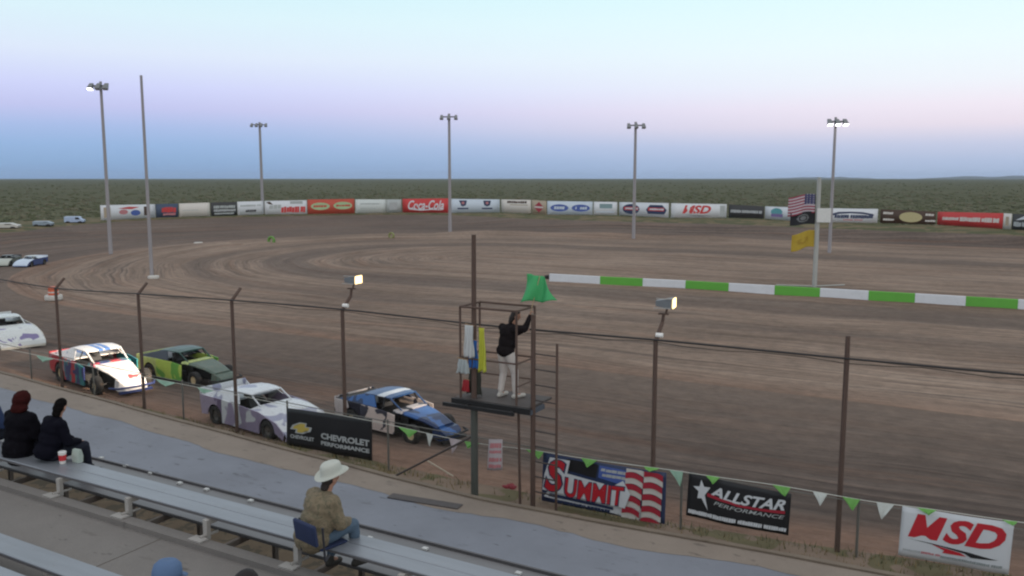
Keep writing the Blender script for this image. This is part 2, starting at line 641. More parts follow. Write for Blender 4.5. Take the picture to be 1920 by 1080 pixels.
bm = NB()
NR = 14
rows = []
outer_rs = []
for p in inner:
    c = Vector((min(max(p.x, IN_S0), IN_S1), IN_T, 0))
    d = (p - c)
    d.z = 0
    d.normalize()
    k, zo = nearest_on(outer, c, d)
    po = c + d * k
    po.z = zo + (side_z(po.x) - .03 if po.y < 24 else 0)
    zo = po.z
    outer_rs.append(po.copy())
    row = []
    for j in range(NR + 1):
        u = j / NR                    # 0 inner .. 1 outer
        q = p * (1 - u) + po * u
        e = min(1, max(0, (u - 0.45) / 0.55))
        q.z = ZT + (zo - ZT) * (e * e * (3 - 2 * e) * .4 + e * .6) + 0.03 * mnoise.noise(Vector((q.x * .3, q.y * .3, 0))) * (0 < u < 1)
        row.append(bm.verts.new(q))
    rows.append(row)
for i in range(len(rows)):
    a, b = rows[i], rows[(i + 1) % len(rows)]
    for j in range(NR):
        bm.faces.new((a[j], b[j], b[j + 1], a[j + 1]))
tag(obj('dirt_track', bm, M_TRACK, None, True), kind='structure')

bm = NB()
cen = []
rings = [1.0, 0.985, 0.96, 0.93, 0.90, 0.86, 0.8, 0.7, 0.6, 0.5, 0.4, 0.3, 0.2]
prev = None
for k, f in enumerate(rings):
    ring = []
    for p in inner:
        c = Vector((min(max(p.x, IN_S0), IN_S1) * (0.25 + 0.75 * f), IN_T, ZT))
        q = c + (p - Vector((min(max(p.x, IN_S0), IN_S1), IN_T, ZT))) * f
        q.z = ZT + (0.10 * mnoise.noise(q * 0.06) + 0.06 * mnoise.noise(q * .3)) * (f < 1) + (.5 * max(0, 1 - abs(f - .93) / .07) * max(0, min(1, (-18 - q.x) / 14)) * max(0, min(1, (q.y - 40) / 18)) * (.75 + .5 * mnoise.noise(q * .12)))
        ring.append(bm.verts.new(q))
    if prev:
        for i in range(len(ring)):
            j = (i + 1) % len(ring)
            bm.faces.new((prev[i], prev[j], ring[j], ring[i]))
    prev = ring
bm.faces.new(prev)
tag(obj('infield', bm, M_INFIELD, None, True), kind='structure')

# --- grassy embankment outside the banking
M_VERGE = mat('dry verge', (0.16, 0.125, 0.075), 0.95, 0, 0.3, 0.9, col2=(0.085, 0.088, 0.045), patch=0.35, thr=0.47, spec=0.1, bump=0.6)
bm = NB()
rows = []
for i, p in enumerate(outer_rs):
    c = Vector((min(max(p.x, IN_S0), IN_S1), IN_T, 0))
    d = (p - c); d.z = 0; d.normalize()
    if p.y < 40:
        ds = ((0, 0.0), (0.9, 0.02), (1.3, 0.0))
    else:
        ds = ((0, 0), (2.5, 0.15), (14, 0.15), (30, -1.45 - p.z))
    ds = list(ds) + [ds[-1]] * (4 - len(ds))
    rows.append([bm.verts.new((p.x + d.x * a, p.y + d.y * a, p.z + z)) for a, z in ds])
for a, b in zip(rows, rows[1:] + rows[:1]):
    for j in range(3):
        try:
            bm.faces.new((a[j], b[j], b[j + 1], a[j + 1]))
        except ValueError:
            pass
bmesh.ops.remove_doubles(bm, verts=bm.verts, dist=1e-4)
tag(obj('embankment', bm, M_VERGE), kind='structure')

# --- ground, path and kerb between fence and stand
M_NEARDIRT = mat('trackside dirt', (0.20, 0.150, 0.115), 0.95, 0, 0.3, 1.2, col2=(0.135, 0.118, 0.07), patch=0.9, thr=0.5, spec=0.1, bump=0.6)
KLINE = [(-70, 20.5), (-40, 17.9), (-30.3, 16.86), (-25.4, 16.39), (-19.5, 15.8), (-14.3, 15.34), (-11.4, 15.08), (-9.2, 14.95), (-6.8, 15.05), (-2.7, 15.35), (1, 15.55), (8, 15.6), (30, 15.6)]
def kerb_t(x):
    for (a, p), (b, q) in zip(KLINE[:-1], KLINE[1:]):
        if x <= b:
            f = (x - a) / (b - a)
            f = f * f * (3 - 2 * f) * .3 + f * .7
            return p + (q - p) * f
    return KLINE[-1][1]
def side_z(x):
    f = min(1, max(0, (1.5 - x) / 8.5))
    return -0.24 * f * f * (3 - 2 * f)
bm = NB()
g_ = []
for i in range(401):
    x = -70 + i * .25
    g_.append([bm.verts.new((x, kerb_t(x) + .12 + (max(fence_t(x) + .25, kerb_t(x) + .6) - kerb_t(x) - .12) * j / 8, side_z(x) + (0.05 * mnoise.noise(Vector((x * .9, j * .4, 4))) + .02 * mnoise.noise(Vector((x * 3, j * .8, 8)))))) for j in range(9)])
for a, b in zip(g_[:-1], g_[1:]):
    for j in range(8):
        bm.faces.new((a[j], b[j], b[j + 1], a[j + 1]))
tag(obj('trackside_ground', bm, M_NEARDIRT, None, True), kind='structure')
M_DIRTDARK = mat('dirt under the seats', (0.11, 0.085, 0.06), 0.95, 0, 0.35, 2.5, spec=0.1, bump=0.6, col2=(0.07, 0.06, 0.045), patch=3)
bm = NB()
box(bm, -70, 30, 6.0, 11.69, -1.4, 0.0)
tag(obj('ground', bm, M_DIRTDARK), kind='structure')
def concrete_mat(name, c0, c1, stain, sc=0.8):
    m = bpy.data.materials.new(name)
    nt, N, L, b = nodes_of(m)
    pos = poscoord(nt)
    v = noise_tex(nt, pos, sc, 8, 0.65)
    c = ramp(nt, v, [(0.3, c0), (0.7, c1)])
    f = sstep(nt, noise_tex(nt, mapped(nt, pos, (0.5, 1.6, 1)), 2.2, 6, 0.7), 0.57, 0.70)
    c = mixrgb(nt, mth(nt, 'MULTIPLY', f, 0.75), c, stain)
    f3 = sstep(nt, noise_tex(nt, mapped(nt, pos, (1.6, 4.0, 1)), 1.6, 3, 0.5), 0.66, 0.72)
    c = mixrgb(nt, mth(nt, 'MULTIPLY', f3, 0.55), c, tuple(q * .55 for q in stain))
    f2 = noise_tex(nt, pos, 60, 4, 0.8)
    c = mixrgb(nt, 0.5, c, ramp(nt, f2, [(0.3, (0.7, 0.7, 0.7)), (0.7, (1.2, 1.2, 1.2))]), 'MULTIPLY')
    L.new(c, b.inputs['Base Color'])
    b.inputs['Roughness'].default_value = 0.8
    b.inputs['Specular IOR Level'].default_value = 0.25
    bp = N.new('ShaderNodeBump')
    bp.inputs['Strength'].default_value = 0.25
    bp.inputs['Distance'].default_value = 0.01
    L.new(f2, bp.inputs['Height'])
    L.new(bp.outputs['Normal'], b.inputs['Normal'])
    return m
M_WALK = concrete_mat('blue grey paving', (0.185, 0.195, 0.225), (0.235, 0.25, 0.29), (0.14, 0.145, 0.165), 0.5)
M_TAN = concrete_mat('bare concrete', (0.22, 0.18, 0.15), (0.275, 0.228, 0.19), (0.16, 0.13, 0.11), 0.8)
M_TREAD = concrete_mat('terrace concrete', (0.165, 0.152, 0.143), (0.215, 0.198, 0.185), (0.14, 0.125, 0.115), 0.6)
M_KERB = concrete_mat('kerb concrete', (0.165, 0.13, 0.10), (0.22, 0.175, 0.135), (0.11, 0.085, 0.062), 1.2)
rr = random.Random(4)
xs = [-70 + i * 0.25 for i in range(401)]
def strip(name, m, lo_f, hi_f, smooth=False):
    bm = NB()
    rows_ = [[bm.verts.new((x, *q)) for q in ([lo_f(x), hi_f(x)] if not isinstance(lo_f, list) else [f(x) for f in lo_f])] for x in xs]
    for a, b in zip(rows_[:-1], rows_[1:]):
        for k in range(len(a) - 1):
            bm.faces.new((a[k], b[k], b[k + 1], a[k + 1]))
    return tag(obj(name, bm, m, None, smooth), kind='structure')
strip('path', M_WALK, [lambda x: (11.7, -1.4), lambda x: (11.7, .15), lambda x: (kerb_t(x) - .04, .15)], None)
def edge_n(x):
    return kerb_t(x) - .72 - .28 * min(1, max(0, (-9 - x) / 6)) + .22 * mnoise.noise(Vector((x * .45, 3, 0))) + .07 * mnoise.noise(Vector((x * 2.6, 7, 0)))
strip('pavement', M_TAN, lambda x: (edge_n(x), .155), lambda x: (kerb_t(x) - .01, .155))
def kn(x):
    return 0.03 * mnoise.noise(Vector((x * 1.1, 11, 0))) + 0.02 * mnoise.noise(Vector((x * 4, 5, 0)))
strip('kerb', M_KERB, [lambda x: (kerb_t(x) - .005, .10), lambda x: (kerb_t(x), .19), lambda x: (kerb_t(x) + .14 + kn(x), .185), lambda x: (kerb_t(x) + .2 + kn(x), -.5)], None)

# dry grass beside the kerb: uncountable
bm = NB()
rr = random.Random(11)
for i in range(7000):
    x = rr.uniform(-34, 9)
    if mnoise.noise(Vector((x * .55, 2.2, 0))) < -0.18 and rr.random() < .8:
        continue
    y = kerb_t(x) + .16 + abs(rr.gauss(0, 0.38)) if rr.random() < .6 else fence_t(x) + rr.gauss(0, .12)
    if y > fence_t(x) + .3:
        continue
    h = rr.uniform(0.05, 0.17)
    a = rr.uniform(0, math.pi)
    w_ = rr.uniform(0.008, 0.02)
    dx, dy = math.cos(a) * w_, math.sin(a) * w_
    lx, ly = rr.gauss(0, .05), rr.gauss(0, .05)
    z0 = side_z(x)
    v = [bm.verts.new(q) for q in ((x - dx, y - dy, z0 - .05), (x + dx, y + dy, z0 - .05), (x + lx, y + ly, z0 + h))]
    f = bm.faces.new(v)
    f.material_index = 0 if rr.random() < .6 else 1
M_G1 = mat('straw grass', (0.24, 0.18, 0.09), 0.9, 0, .3, 3)
M_G2 = mat('dull green grass', (0.09, 0.10, 0.045), 0.9, 0, .3, 3)
me = bpy.data.meshes.new('dry_grass'); bm.to_mesh(me); bm.free()
tag(link('dry_grass', me, [M_G1, M_G2]), 'dry straw and green grass growing between the fence and the kerb', 'grass', kind='stuff')

# desert scrub: uncountable low bushes out to the horizon
bm = NB()
rr = random.Random(21)
for i in range(9000):
    px = rr.uniform(-150, 2070)
    # farther bushes are rarer per picture row: draw by distance
    dist = 125 * (1 / (1 - rr.random() * 0.93))
    if dist > 1700:
        continue
    az_ = PSI - math.atan((px - 960) / F)
    x, y = -math.sin(az_) * dist, math.cos(az_) * dist
    c = Vector((min(max(x, IN_S0), IN_S1), IN_T))
    k = (Vector((x, y)) - c).length
    if k < 88 or y < 40:
        continue
    s = rr.uniform(.3, .8) * (1 + dist / 1200)
    mi = rr.choice((0, 0, 1, 2))
    for q in range(5 if dist < 500 else 2):
        ox, oy = rr.gauss(0, s * .5), rr.gauss(0, s * .5)
        h = s * rr.uniform(.45, .9)
        base = [Vector((x + ox + s * .55 * math.cos(a + q) * rr.uniform(.6, 1.2), y + oy + s * .55 * math.sin(a + q) * rr.uniform(.6, 1.2), -1.25)) for a in (0, 1.26, 2.5, 3.8, 5.0)]
        mid = [Vector((b.x + rr.gauss(0, .1 * s), b.y + rr.gauss(0, .1 * s), -1.2 + h * rr.uniform(.45, .8))) for b in base]
        tp = bm.verts.new((x + ox + rr.gauss(0, .15 * s), y + oy + rr.gauss(0, .15 * s), -1.2 + h))
        B = [bm.verts.new(b) for b in base]
        Md = [bm.verts.new(b) for b in mid]
        for j in range(5):
            l = (j + 1) % 5
            bm.faces.new((B[j], B[l], Md[l], Md[j])).material_index = mi
            bm.faces.new((Md[j], Md[l], tp)).material_index = mi
me = bpy.data.meshes.new('sagebrush'); bm.to_mesh(me); bm.free()
tag(link('sagebrush', me, [mat('sage grey green', (0.108, 0.113, 0.068), .95, 0, .3, 2), mat('sage olive', (0.096, 0.104, 0.056), .95, 0, .3, 2),
                           mat('dry brush', (0.135, 0.126, 0.082), .95, 0, .3, 2)]), 'low grey green desert brush stretching to the horizon', 'scrub', kind='stuff')

# far hills, right of the view
bm = NB()
rr = random.Random(5)
def hill_line(px0, px1, dist, hmax, seed):
    n = 40
    lo, hi, bk = [], [], []
    for i in range(n + 1):
        px = px0 + (px1 - px0) * i / n
        az_ = PSI - math.atan((px - 960) / F)
        x, y = -math.sin(az_) * dist, math.cos(az_) * dist
        e = math.sin(math.pi * i / n) ** 0.7
        h = hmax * e * (0.6 + 0.4 * mnoise.noise(Vector((i * .21, seed, 0))))
        lo.append(bm.verts.new((x * .985, y * .985, -3)))
        hi.append(bm.verts.new((x, y, -1.2 + max(0, h))))
        bk.append(bm.verts.new((x * 1.03, y * 1.03, -3)))
    for i in range(n):
        bm.faces.new((lo[i], lo[i + 1], hi[i + 1], hi[i]))
        bm.faces.new((hi[i], hi[i + 1], bk[i + 1], bk[i]))
hill_line(1710, 2200, 11000, 60, 2)
hill_line(1440, 1640, 11200, 34, 4)
tag(obj('hills', bm, mat('far hills', (0.10, 0.105, 0.10), 1, 0, .2, 0.002)), kind='structure')

# ================================================================== STAND (terrace, benches)
SEAT_Z = HC - 4.17
CURBZ = HC - 4.44
TREADZ = CURBZ - 0.07
bm = NB()
box(bm, -40, 12, -6, 6.775, -1.4, TREADZ)
box(bm, -40, 12, 6.775, 6.945, -1.4, CURBZ)
tag(obj('terrace', bm, M_TREAD), kind='structure')
# joints cut across the tread
bm = NB()
for x in (-8.9, -5.35, -1.8, 1.8):
    box(bm, x, x + .012, 3.0, 6.77, TREADZ - .01, TREADZ + .003)
tag(obj('terrace_joints', bm, mat('joint dirt', (0.1, 0.085, 0.07), .9)), kind='structure')

M_ALU = mat('anodised plank', (0.245, 0.26, 0.29), 0.42, 0.35, 0.22, 2.2, dirt=0.28, dirtcol=(0.2, 0.19, 0.18), stretch=(0.35, 3, 1), spec=0.5)
M_ALU2 = mat('worn plank', (0.17, 0.165, 0.17), 0.5, 0.3, 0.2, 2.2, dirt=0.25, dirtcol=(0.17, 0.155, 0.145), stretch=(0.4, 3, 1), spec=0.4)
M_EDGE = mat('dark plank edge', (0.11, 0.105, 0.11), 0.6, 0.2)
M_PALE = mat('pale painted steel', (0.37, 0.35, 0.33), 0.6, 0.1, 0.15, 5, dirt=.2)

def plank(name, x0, x1, y0, y1, z, m, parent, th=0.045, nose=True):
    bm = NB()
    box(bm, x0, x1, y0, y1, z - th, z)
    bevel(bm, 0.006, 1)
    o = obj(name, bm, m, parent)
    if not nose:
        return o
    bm = NB()                      # dark strip painting the shade line on the plank's near face
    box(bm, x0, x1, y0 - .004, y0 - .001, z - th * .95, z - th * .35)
    obj('shade_line', bm, M_EDGE, o)
    return o

bench = thing('bleacher_bench', 'long pale aluminium front row bench with footboard, where the man in the hat sits', 'bench', (0, 7.03, CURBZ), 0, 'rows of aluminium bleacher benches')
oy, oz = 7.03, CURBZ
plank('seat_plank', -30, 9, 7.03 - oy, 7.262 - oy, SEAT_Z - oz, M_ALU, bench)
plank('seat_plank', -30, 9, 7.268 - oy, 7.50 - oy, SEAT_Z - oz, M_ALU, bench, nose=False)
FZ = HC - 4.6
plank('footboard', -30, 9, 7.53 - oy, 7.98 - oy, FZ - oz, M_ALU2, bench)
plank('footboard', -30, 9, 7.99 - oy, 8.45 - oy, FZ - oz, M_ALU2, bench, nose=False)
bm = NB(); box(bm, -30, 9, 8.46 - oy, 8.49 - oy, FZ - .09 - oz, FZ + .03 - oz)
obj('toe_rail', bm, M_EDGE, bench)
legx = []
for px, py in ((-120, 858), (-15, 888), (120, 923), (250, 960), (395, 1003), (560, 1055)):
    legx.append(P(px, py, CURBZ).x)
d_ = (legx[-1] - legx[2]) / 3
legx += [legx[-1] + d_, legx[-1] + 2 * d_, legx[-1] + 3 * d_, legx[0] - d_, legx[0] - 2 * d_, legx[0] - 3 * d_]
for x in legx:
    bm = NB()
    box(bm, x - .035, x + .035, 6.965 - oy, 7.025 - oy, -.03, SEAT_Z - .047 - oz)
    box(bm, x - .035, x + .035, 7.027 - oy, 7.48 - oy, SEAT_Z - .115 - oz, SEAT_Z - .048 - oz)
    p = obj('post', bm, M_PALE, bench)
    bm = NB()
    box(bm, x - .12, x + .10, 6.80 - oy, 6.93 - oy, 0.003, 0.022)
    tube(bm, (x, 6.88 - oy, .03), (x + .02, 7.15 - oy, .02), .022, .018, 8)
    obj('foot', bm, M_PALE, p)
    bm = NB()
    box(bm, x - .03, x + .03, 8.1 - oy, 8.16 - oy, -oz + .003, FZ - .05 - oz)
    box(bm, x - .025, x + .025, 6.96 - oy, 8.09 - oy, FZ - .13 - oz, FZ - .048 - oz)
    obj('support', bm, mat('rust primer steel', (0.16, 0.13, 0.11), .7, .1, .3, 5), bench)
for px, py in ((190, 858), (236, 873), (283, 886), (337, 905), (387, 917), (470, 938), (797, 1028), (972, 1074), (693, 1008)):
    p = P(px, py, FZ + .02)
    bm = NB()
    box(bm, p.x - .035, p.x + .035, p.y - oy - .03, p.y - oy + .03, FZ + .003 - oz, FZ + .028 - oz)
    obj('clip', bm, mat('white clip', (0.5, 0.5, 0.49), .5), bench)

Z2S, Z2F = HC - 3.9, HC - 4.2
bench2 = thing('bleacher_bench', 'pale aluminium second row bench in the bottom left corner, behind the bare concrete tread', 'bench', (0, 4.8, TREADZ), 0, 'rows of aluminium bleacher benches')
oy, oz = 4.8, TREADZ
plank('seat_plank', -30, 4, 4.14 - oy, 4.38 - oy, Z2S - oz, M_ALU, bench2)
plank('seat_plank', -30, 4, 4.385 - oy, 4.62 - oy, Z2S - oz, M_ALU, bench2, nose=False)
plank('footboard', -30, 4, 5.17 - oy, 5.48 - oy, Z2F - oz, M_ALU, bench2)
for x in [-14.5 + 1.85 * i for i in range(10)]:
    bm = NB()
    box(bm, x - .035, x + .035, 4.3 - oy, 4.36 - oy, 0.003, Z2S - .047 - oz)
    box(bm, x - .035, x + .035, 5.3 - oy, 5.36 - oy, 0.003, Z2F - .047 - oz)
    box(bm, x - .03, x + .03, 4.363 - oy, 5.297 - oy, 0.06, 0.12)
    obj('post', bm, M_PALE, bench2)

# mat on the walkway
c = [P(737, 925, .17), P(868, 946, .17)]
bm = NB()
ln = (c[1] - c[0]).length
box(bm, 0, ln, -.26, 0, 0.007, 0.03)
bevel(bm, .006, 1)
o = obj('rubber_mat', bm, mat('dark rubber', (0.085, 0.075, 0.075), .8, 0, .2, 8, bump=.4))
o.location = (c[0].x, c[0].y, .15)
o.rotation_euler = (0, 0, math.atan2(c[1].y - c[0].y, c[1].x - c[0].x))
tag(o, 'dark narrow rubber strip lying on the blue grey walkway', 'mat')

# ================================================================== FENCES
M_RUST = mat('rusty brown steel', (0.105, 0.068, 0.055), 0.75, 0.2, 0.3, 3, dirt=.2)
M_GREYST = mat('grey galvanised', (0.17, 0.165, 0.15), 0.55, 0.5, 0.2, 4)
M_CABLE = mat('dark steel cable', (0.04, 0.036, 0.036), 0.6, 0.4)

def lattice_mat(name, col, scale, wire):
    m = bpy.data.materials.new(name)
    nt, N, L, b = nodes_of(m)
    oc = objcoord(nt)
    sp = N.new('ShaderNodeSeparateXYZ')
    L.new(oc, sp.inputs[0])
    f = None
    for sg in (1, -1):
        q = mth(nt, 'MULTIPLY', mth(nt, 'ADD', sp.outputs['X'], mth(nt, 'MULTIPLY', sp.outputs['Z'], float(sg))), scale)
        q = mth(nt, 'ABSOLUTE', mth(nt, 'SUBTRACT', mth(nt, 'FRACT', q), 0.5))
        q = mth(nt, 'GREATER_THAN', q, 0.5 - wire)
        f = q if f is None else mth(nt, 'MAXIMUM', f, q)
    L.new(f, b.inputs['Alpha'])
    b.inputs['Base Color'].default_value = (*col, 1)
    b.inputs['Metallic'].default_value = 0.4
    b.inputs['Roughness'].default_value = 0.6
    return m

fence = thing('catch_fence', 'tall rusty catch fence of thin posts and a dark cable along the front straight', 'fence', (0, TF, 0))
cab_px = [(-60, 515), (0, 524), (110, 541), (260, 551), (435, 563), (640, 580), (865, 605), (1020, 620), (1225, 637), (1585, 672), (1920, 703), (2060, 716), (2500, 757)]
cab = [DF(x, y, .06) - Vector((0, TF, 0)) for x, y in cab_px]
cab = catmull(cab, 5)
bm = NB(); polytube(bm, cab, 0.021, 8)
obj('cable', bm, M_CABLE, fence)
bm = NB(); polytube(bm, [q + Vector((0, .02, -.07 - .03 * math.sin(i * 1.7))) for i, q in enumerate(cab)], 0.008, 6)
obj('cable', bm, M_CABLE, fence)
post_px = [(-60, 500), (110, 528), (262, 527), (435, 538), (640, 551), (1225, 600), (1585, 630), (1990, 690)]
POST = {}
def cable_z(x):
    for a, b in zip(cab[:-1], cab[1:]):
        if a.x <= x <= b.x:
            return a.z + (b.z - a.z) * (x - a.x) / (b.x - a.x)
    return cab[-1].z
for px, ty in post_px:
    q = DF(px, 700)
    fy_ = q.y - TF
    cz_ = cable_z(q.x)
    bm = NB()
    tube(bm, (q.x, fy_ + .10, -.6), (q.x, fy_ + .10, cz_ + .02), .052, .048, 10)
    if px < 1500:                   # upper arm cranked toward the track
        tip = Vector((q.x + .02, fy_ + .42, cz_ + .30))
    else:
        tip = Vector((q.x, fy_ + .10, cz_ + .42))
    tube(bm, (q.x, fy_ + .10, cz_ - .02), tip, .047, .042, 10)
    obj('post', bm, M_RUST, fence)
    POST[px] = (tip.x, tip.z, tip.y + TF, cz_)
def fence_sheet(name, off, z0, z1, m, parent):
    bm = NB()
    xs_ = [-45 + i * 1.5 for i in range(39)]
    a = [bm.verts.new((x, fence_t(x) - TF + off, z0)) for x in xs_]
    b = [bm.verts.new((x, fence_t(x) - TF + off, z1)) for x in xs_]
    for i in range(len(xs_) - 1):
        bm.faces.new((a[i], a[i + 1], b[i + 1], b[i]))
    return obj(name, bm, m, parent)
fence_sheet('wire_mesh', .045, .95, 3.1, lattice_mat('catch wire', (0.12, 0.11, 0.10), 20.0, 0.009), fence)

low = thing('chain_link_fence', 'low chain link fence with grey posts in front of the track, carrying the sponsor banners', 'fence', (0, TF, 0))
RAILZ = 0.98
bm = NB(); polytube(bm, [Vector((x, fence_t(x) - TF, RAILZ)) for x in [-45 + i * 3 for i in range(20)]], .012, 8)
obj('rail', bm, M_GREYST, low)
for px in (-60, 65, 180, 345, 540, 730, 1003, 1280, 1615, 1965):
    q = DF(px, 870 if px > 600 else 760)
    y_ = q.y - TF
    bm = NB(); tube(bm, (q.x, y_ - .03, -.5), (q.x, y_ - .03, RAILZ + .04), .026, .025, 10)
    ball(bm, (q.x, y_ - .03, RAILZ + .05), .036, .036, .02, 1)
    obj('post', bm, M_GREYST, low)
fence_sheet('chain_link', -.008, -.2, RAILZ, lattice_mat('chain wire', (0.2, 0.19, 0.17), 20.0, 0.02), low)

# pennant string
str_px = [(-60, 640), (50, 662), (200, 693), (350, 722), (540, 760), (700, 790), (760, 803), (880, 829), (1000, 844), (1105, 861), (1250, 880), (1335, 893), (1465, 911), (1595, 934), (1660, 944), (1740, 954), (1890, 976), (2000, 990)]
string = thing('pennant_string', 'white string of green and white triangular pennants along the low fence', 'pennants', (0, TF - .09, 0))
SP = [DF(x, y, -.09) - Vector((0, TF - .09, 0)) for x, y in str_px]
bm = NB(); polytube(bm, catmull(SP, 3), 0.008, 6)
obj('cord', bm, mat('white cord', (0.55, 0.55, 0.5), .8), string)
M_PG = mat('lime pennant', (0.14, 0.35, 0.08), .6, 0, .2, 6)
M_PW = mat('white pennant', (0.50, 0.52, 0.50), .6, 0, .2, 6)
M_PT = mat('teal pennant', (0.25, 0.40, 0.31), .6, 0, .2, 6)
M_PP = mat('pale pink pennant', (0.45, 0.38, 0.40), .6, 0, .2, 6)
def ystr(px):
    for (a, ya), (b, yb) in zip(str_px[:-1], str_px[1:]):
        if a <= px <= b:
            return ya + (yb - ya) * (px - a) / (b - a)
rr = random.Random(3)
for px, m, wpx, hpx, tw in ((85, M_PT, 40, 8, .2), (310, M_PT, 46, 9, .2), (385, M_PT, 40, 7, .1), (765, M_PG, 42, 16, .2), (805, M_PW, 16, 26, .0), (853, M_PP, 24, 30, .1), (885, M_PG, 34, 10, .1),
                           (1003, M_PG, 40, 16, .3), (1105, M_PG, 36, 15, .2), (1222, M_PG, 36, 7, .1), (1268, M_PT, 30, 32, .1), (1337, M_PG, 32, 14, .2),
                           (1465, M_PG, 42, 20, .1), (1538, M_PW, 32, 26, .2), (1596, M_PG, 40, 24, .1), (1660, M_PW, 40, 32, .2), (1738, M_PG, 44, 12, .1), (1893, M_PG, 36, 8, .1)):
    wpx *= .85; hpx *= .85
    a = DF(px - wpx / 2, ystr(px - wpx / 2), -.10); b = DF(px + wpx / 2, ystr(px + wpx / 2), -.10)
    tip = D(px + rr.uniform(-.3, .3) * wpx, ystr(px) + hpx + 3, a.y - .04 - tw * .3)
    o0 = Vector((0, TF - .09, 0))
    bm = NB()
    n = 6
    rows = []
    for j in range(n):
        f = j / n
        rows.append([bm.verts.new((a * (1 - u) + b * u) * (1 - f) + tip * f - o0 + Vector((0, .02 * math.sin(u * 7 + f * 5 + px) * (0.3 + f), 0))) for u in (0, .25, .5, .75, 1)])
    tv = bm.verts.new(tip - o0)
    for r0, r1 in zip(rows[:-1], rows[1:]):
        for i in range(4):
            bm.faces.new((r0[i], r0[i + 1], r1[i + 1], r1[i]))
    for i in range(4):
        bm.faces.new((rows[-1][i], rows[-1][i + 1], tv))
    obj('pennant', bm, m, string)

# fence lamps
M_WARM = emit('warm lamp glass', (1.0, 0.72, 0.34), 2.6)
M_WHITEL = emit('white lamp glass', (1.0, 0.95, 0.92), 5.0)
M_LAMPBODY = mat('grey lamp housing', (0.22, 0.23, 0.24), .5, .5)
def fence_lamp(px, label, aim):
    x, top, py_, cz_ = POST[px]
    t = thing('floodlight', label, 'floodlight', (x, py_, top), 0, 'floodlights on the catch fence posts')
    bm = NB(); tube(bm, (0, 0, 0), (.03, 0, .22), .04, .04, 8); box(bm, -.10, .16, -.05, .05, .22, .26)
    tube(bm, (.09, 0, .26), (.12, 0, .40), .028, .028, 8)
    obj('bracket', bm, M_RUST, t)
    bm = NB(); tube(bm, (-.09, -.32, -.26), (.09, -.32, -.26), .06, .06, 10)
    obj('clamp', bm, mat('white clamp', (.75, .74, .72), .5), t)
    bm = NB()
    loft(bm, [[(-.16, -.10, .44), (-.16, .10, .44), (-.16, .10, .58), (-.16, -.10, .58)],
              [(.26, -.20, .40), (.26, .20, .40), (.28, .20, .66), (.28, -.20, .66)]])
    obj('housing', bm, M_LAMPBODY, t)
    bm = NB()
    box(bm, .285, .31, -.19, .19, .41, .65)
    obj('lens', bm, M_WARM, t)
    bm = NB(); box(bm, -.18, .24, -.215, -.205, .40, .425)
    obj('yoke_bar', bm, M_PALE, t)
    bm = NB(); box(bm, -.12, .30, -.212, -.202, .64, .665)
    obj('yoke_bar', bm, M_PALE, t)
    t.rotation_euler = (0, 0, R(8))
    t.scale = (.82, .82, .82)
    return t
fence_lamp(640, 'small yellow lit floodlight on the post above the blue racing car', None)
fence_lamp(1225, 'small yellow lit floodlight on the post right of the flag stand ladder', None)
def spot(loc, target, watts, size, col=(1, .82, .62)):  # added spot aimed at a car, not thrown by a lamp lens
    l = bpy.data.lights.new('added_car_spot', 'SPOT')
    l.energy = watts; l.spot_size = size; l.spot_blend = .6; l.color = col; l.shadow_soft_size = .15
    o = bpy.data.objects.new('added_car_spot', l)
    COL.objects.link(o)
    o.location = loc
    o.rotation_euler = (Vector(target) - Vector(loc)).to_track_quat('-Z', 'Y').to_euler()
lx = POST[640][0]

# ================================================================== NEAR BANNERS
W = mat('white vinyl', (0.62, 0.64, 0.68), .5, 0, .06, 3, dirt=.08)
K = mat('black vinyl', (0.018, 0.018, 0.021), .5, 0, .2, 3)
NAVY = mat('navy vinyl', (0.03, 0.045, 0.105), .5, 0, .2, 3)
RED = mat('red vinyl', (0.50, 0.022, 0.035), .5, 0, .1, 3)
SILV = mat('silver print', (0.42, 0.44, 0.45), .5, 0, .12, 9)
GOLD = mat('gold print', (0.55, 0.42, 0.10), .5, 0, .12, 9)
BLUE = mat('blue print', (0.07, 0.12, 0.38), .5, 0, .12, 9)
PINK = mat('pale red print', (0.50, 0.20, 0.22), .5, 0, .12, 9)
TB = TF - .05
def fb(*px):
    return [DF(x, y, -.05) for x, y in px]

banner('sponsor_banner', 'black banner with gold bow tie emblem and white print on the low fence', 'banner', fb((538, 834), (697, 864), (697, 786), (538, 765)), K,
       [('poly', SILV, [[(.05, .43), (.27, .43), (.30, .62), (.09, .62)]] if False else [[(.04, .45), (.11, .45), (.10, .36), (.19, .36), (.20, .45), (.29, .45), (.31, .57), (.235, .57), (.245, .66), (.155, .66), (.145, .57), (.07, .57)]]),
        ('poly', GOLD, [[(.07, .475), (.13, .475), (.125, .39), (.18, .39), (.185, .475), (.265, .475), (.28, .55), (.22, .55), (.228, .635), (.165, .635), (.16, .55), (.09, .55)]]),
        ('text', SILV, 'CHEVROLET', .045, .215, .335, .315, 0, .04), ('text', SILV, 'CHEVROLET', .42, .33, .975, .485, 0, .045), ('text', SILV, 'PERFORMANCE', .42, .17, .975, .275, 0, .045)],
       'sponsor banners tied to the low fence', wave=.03, sag=.0)

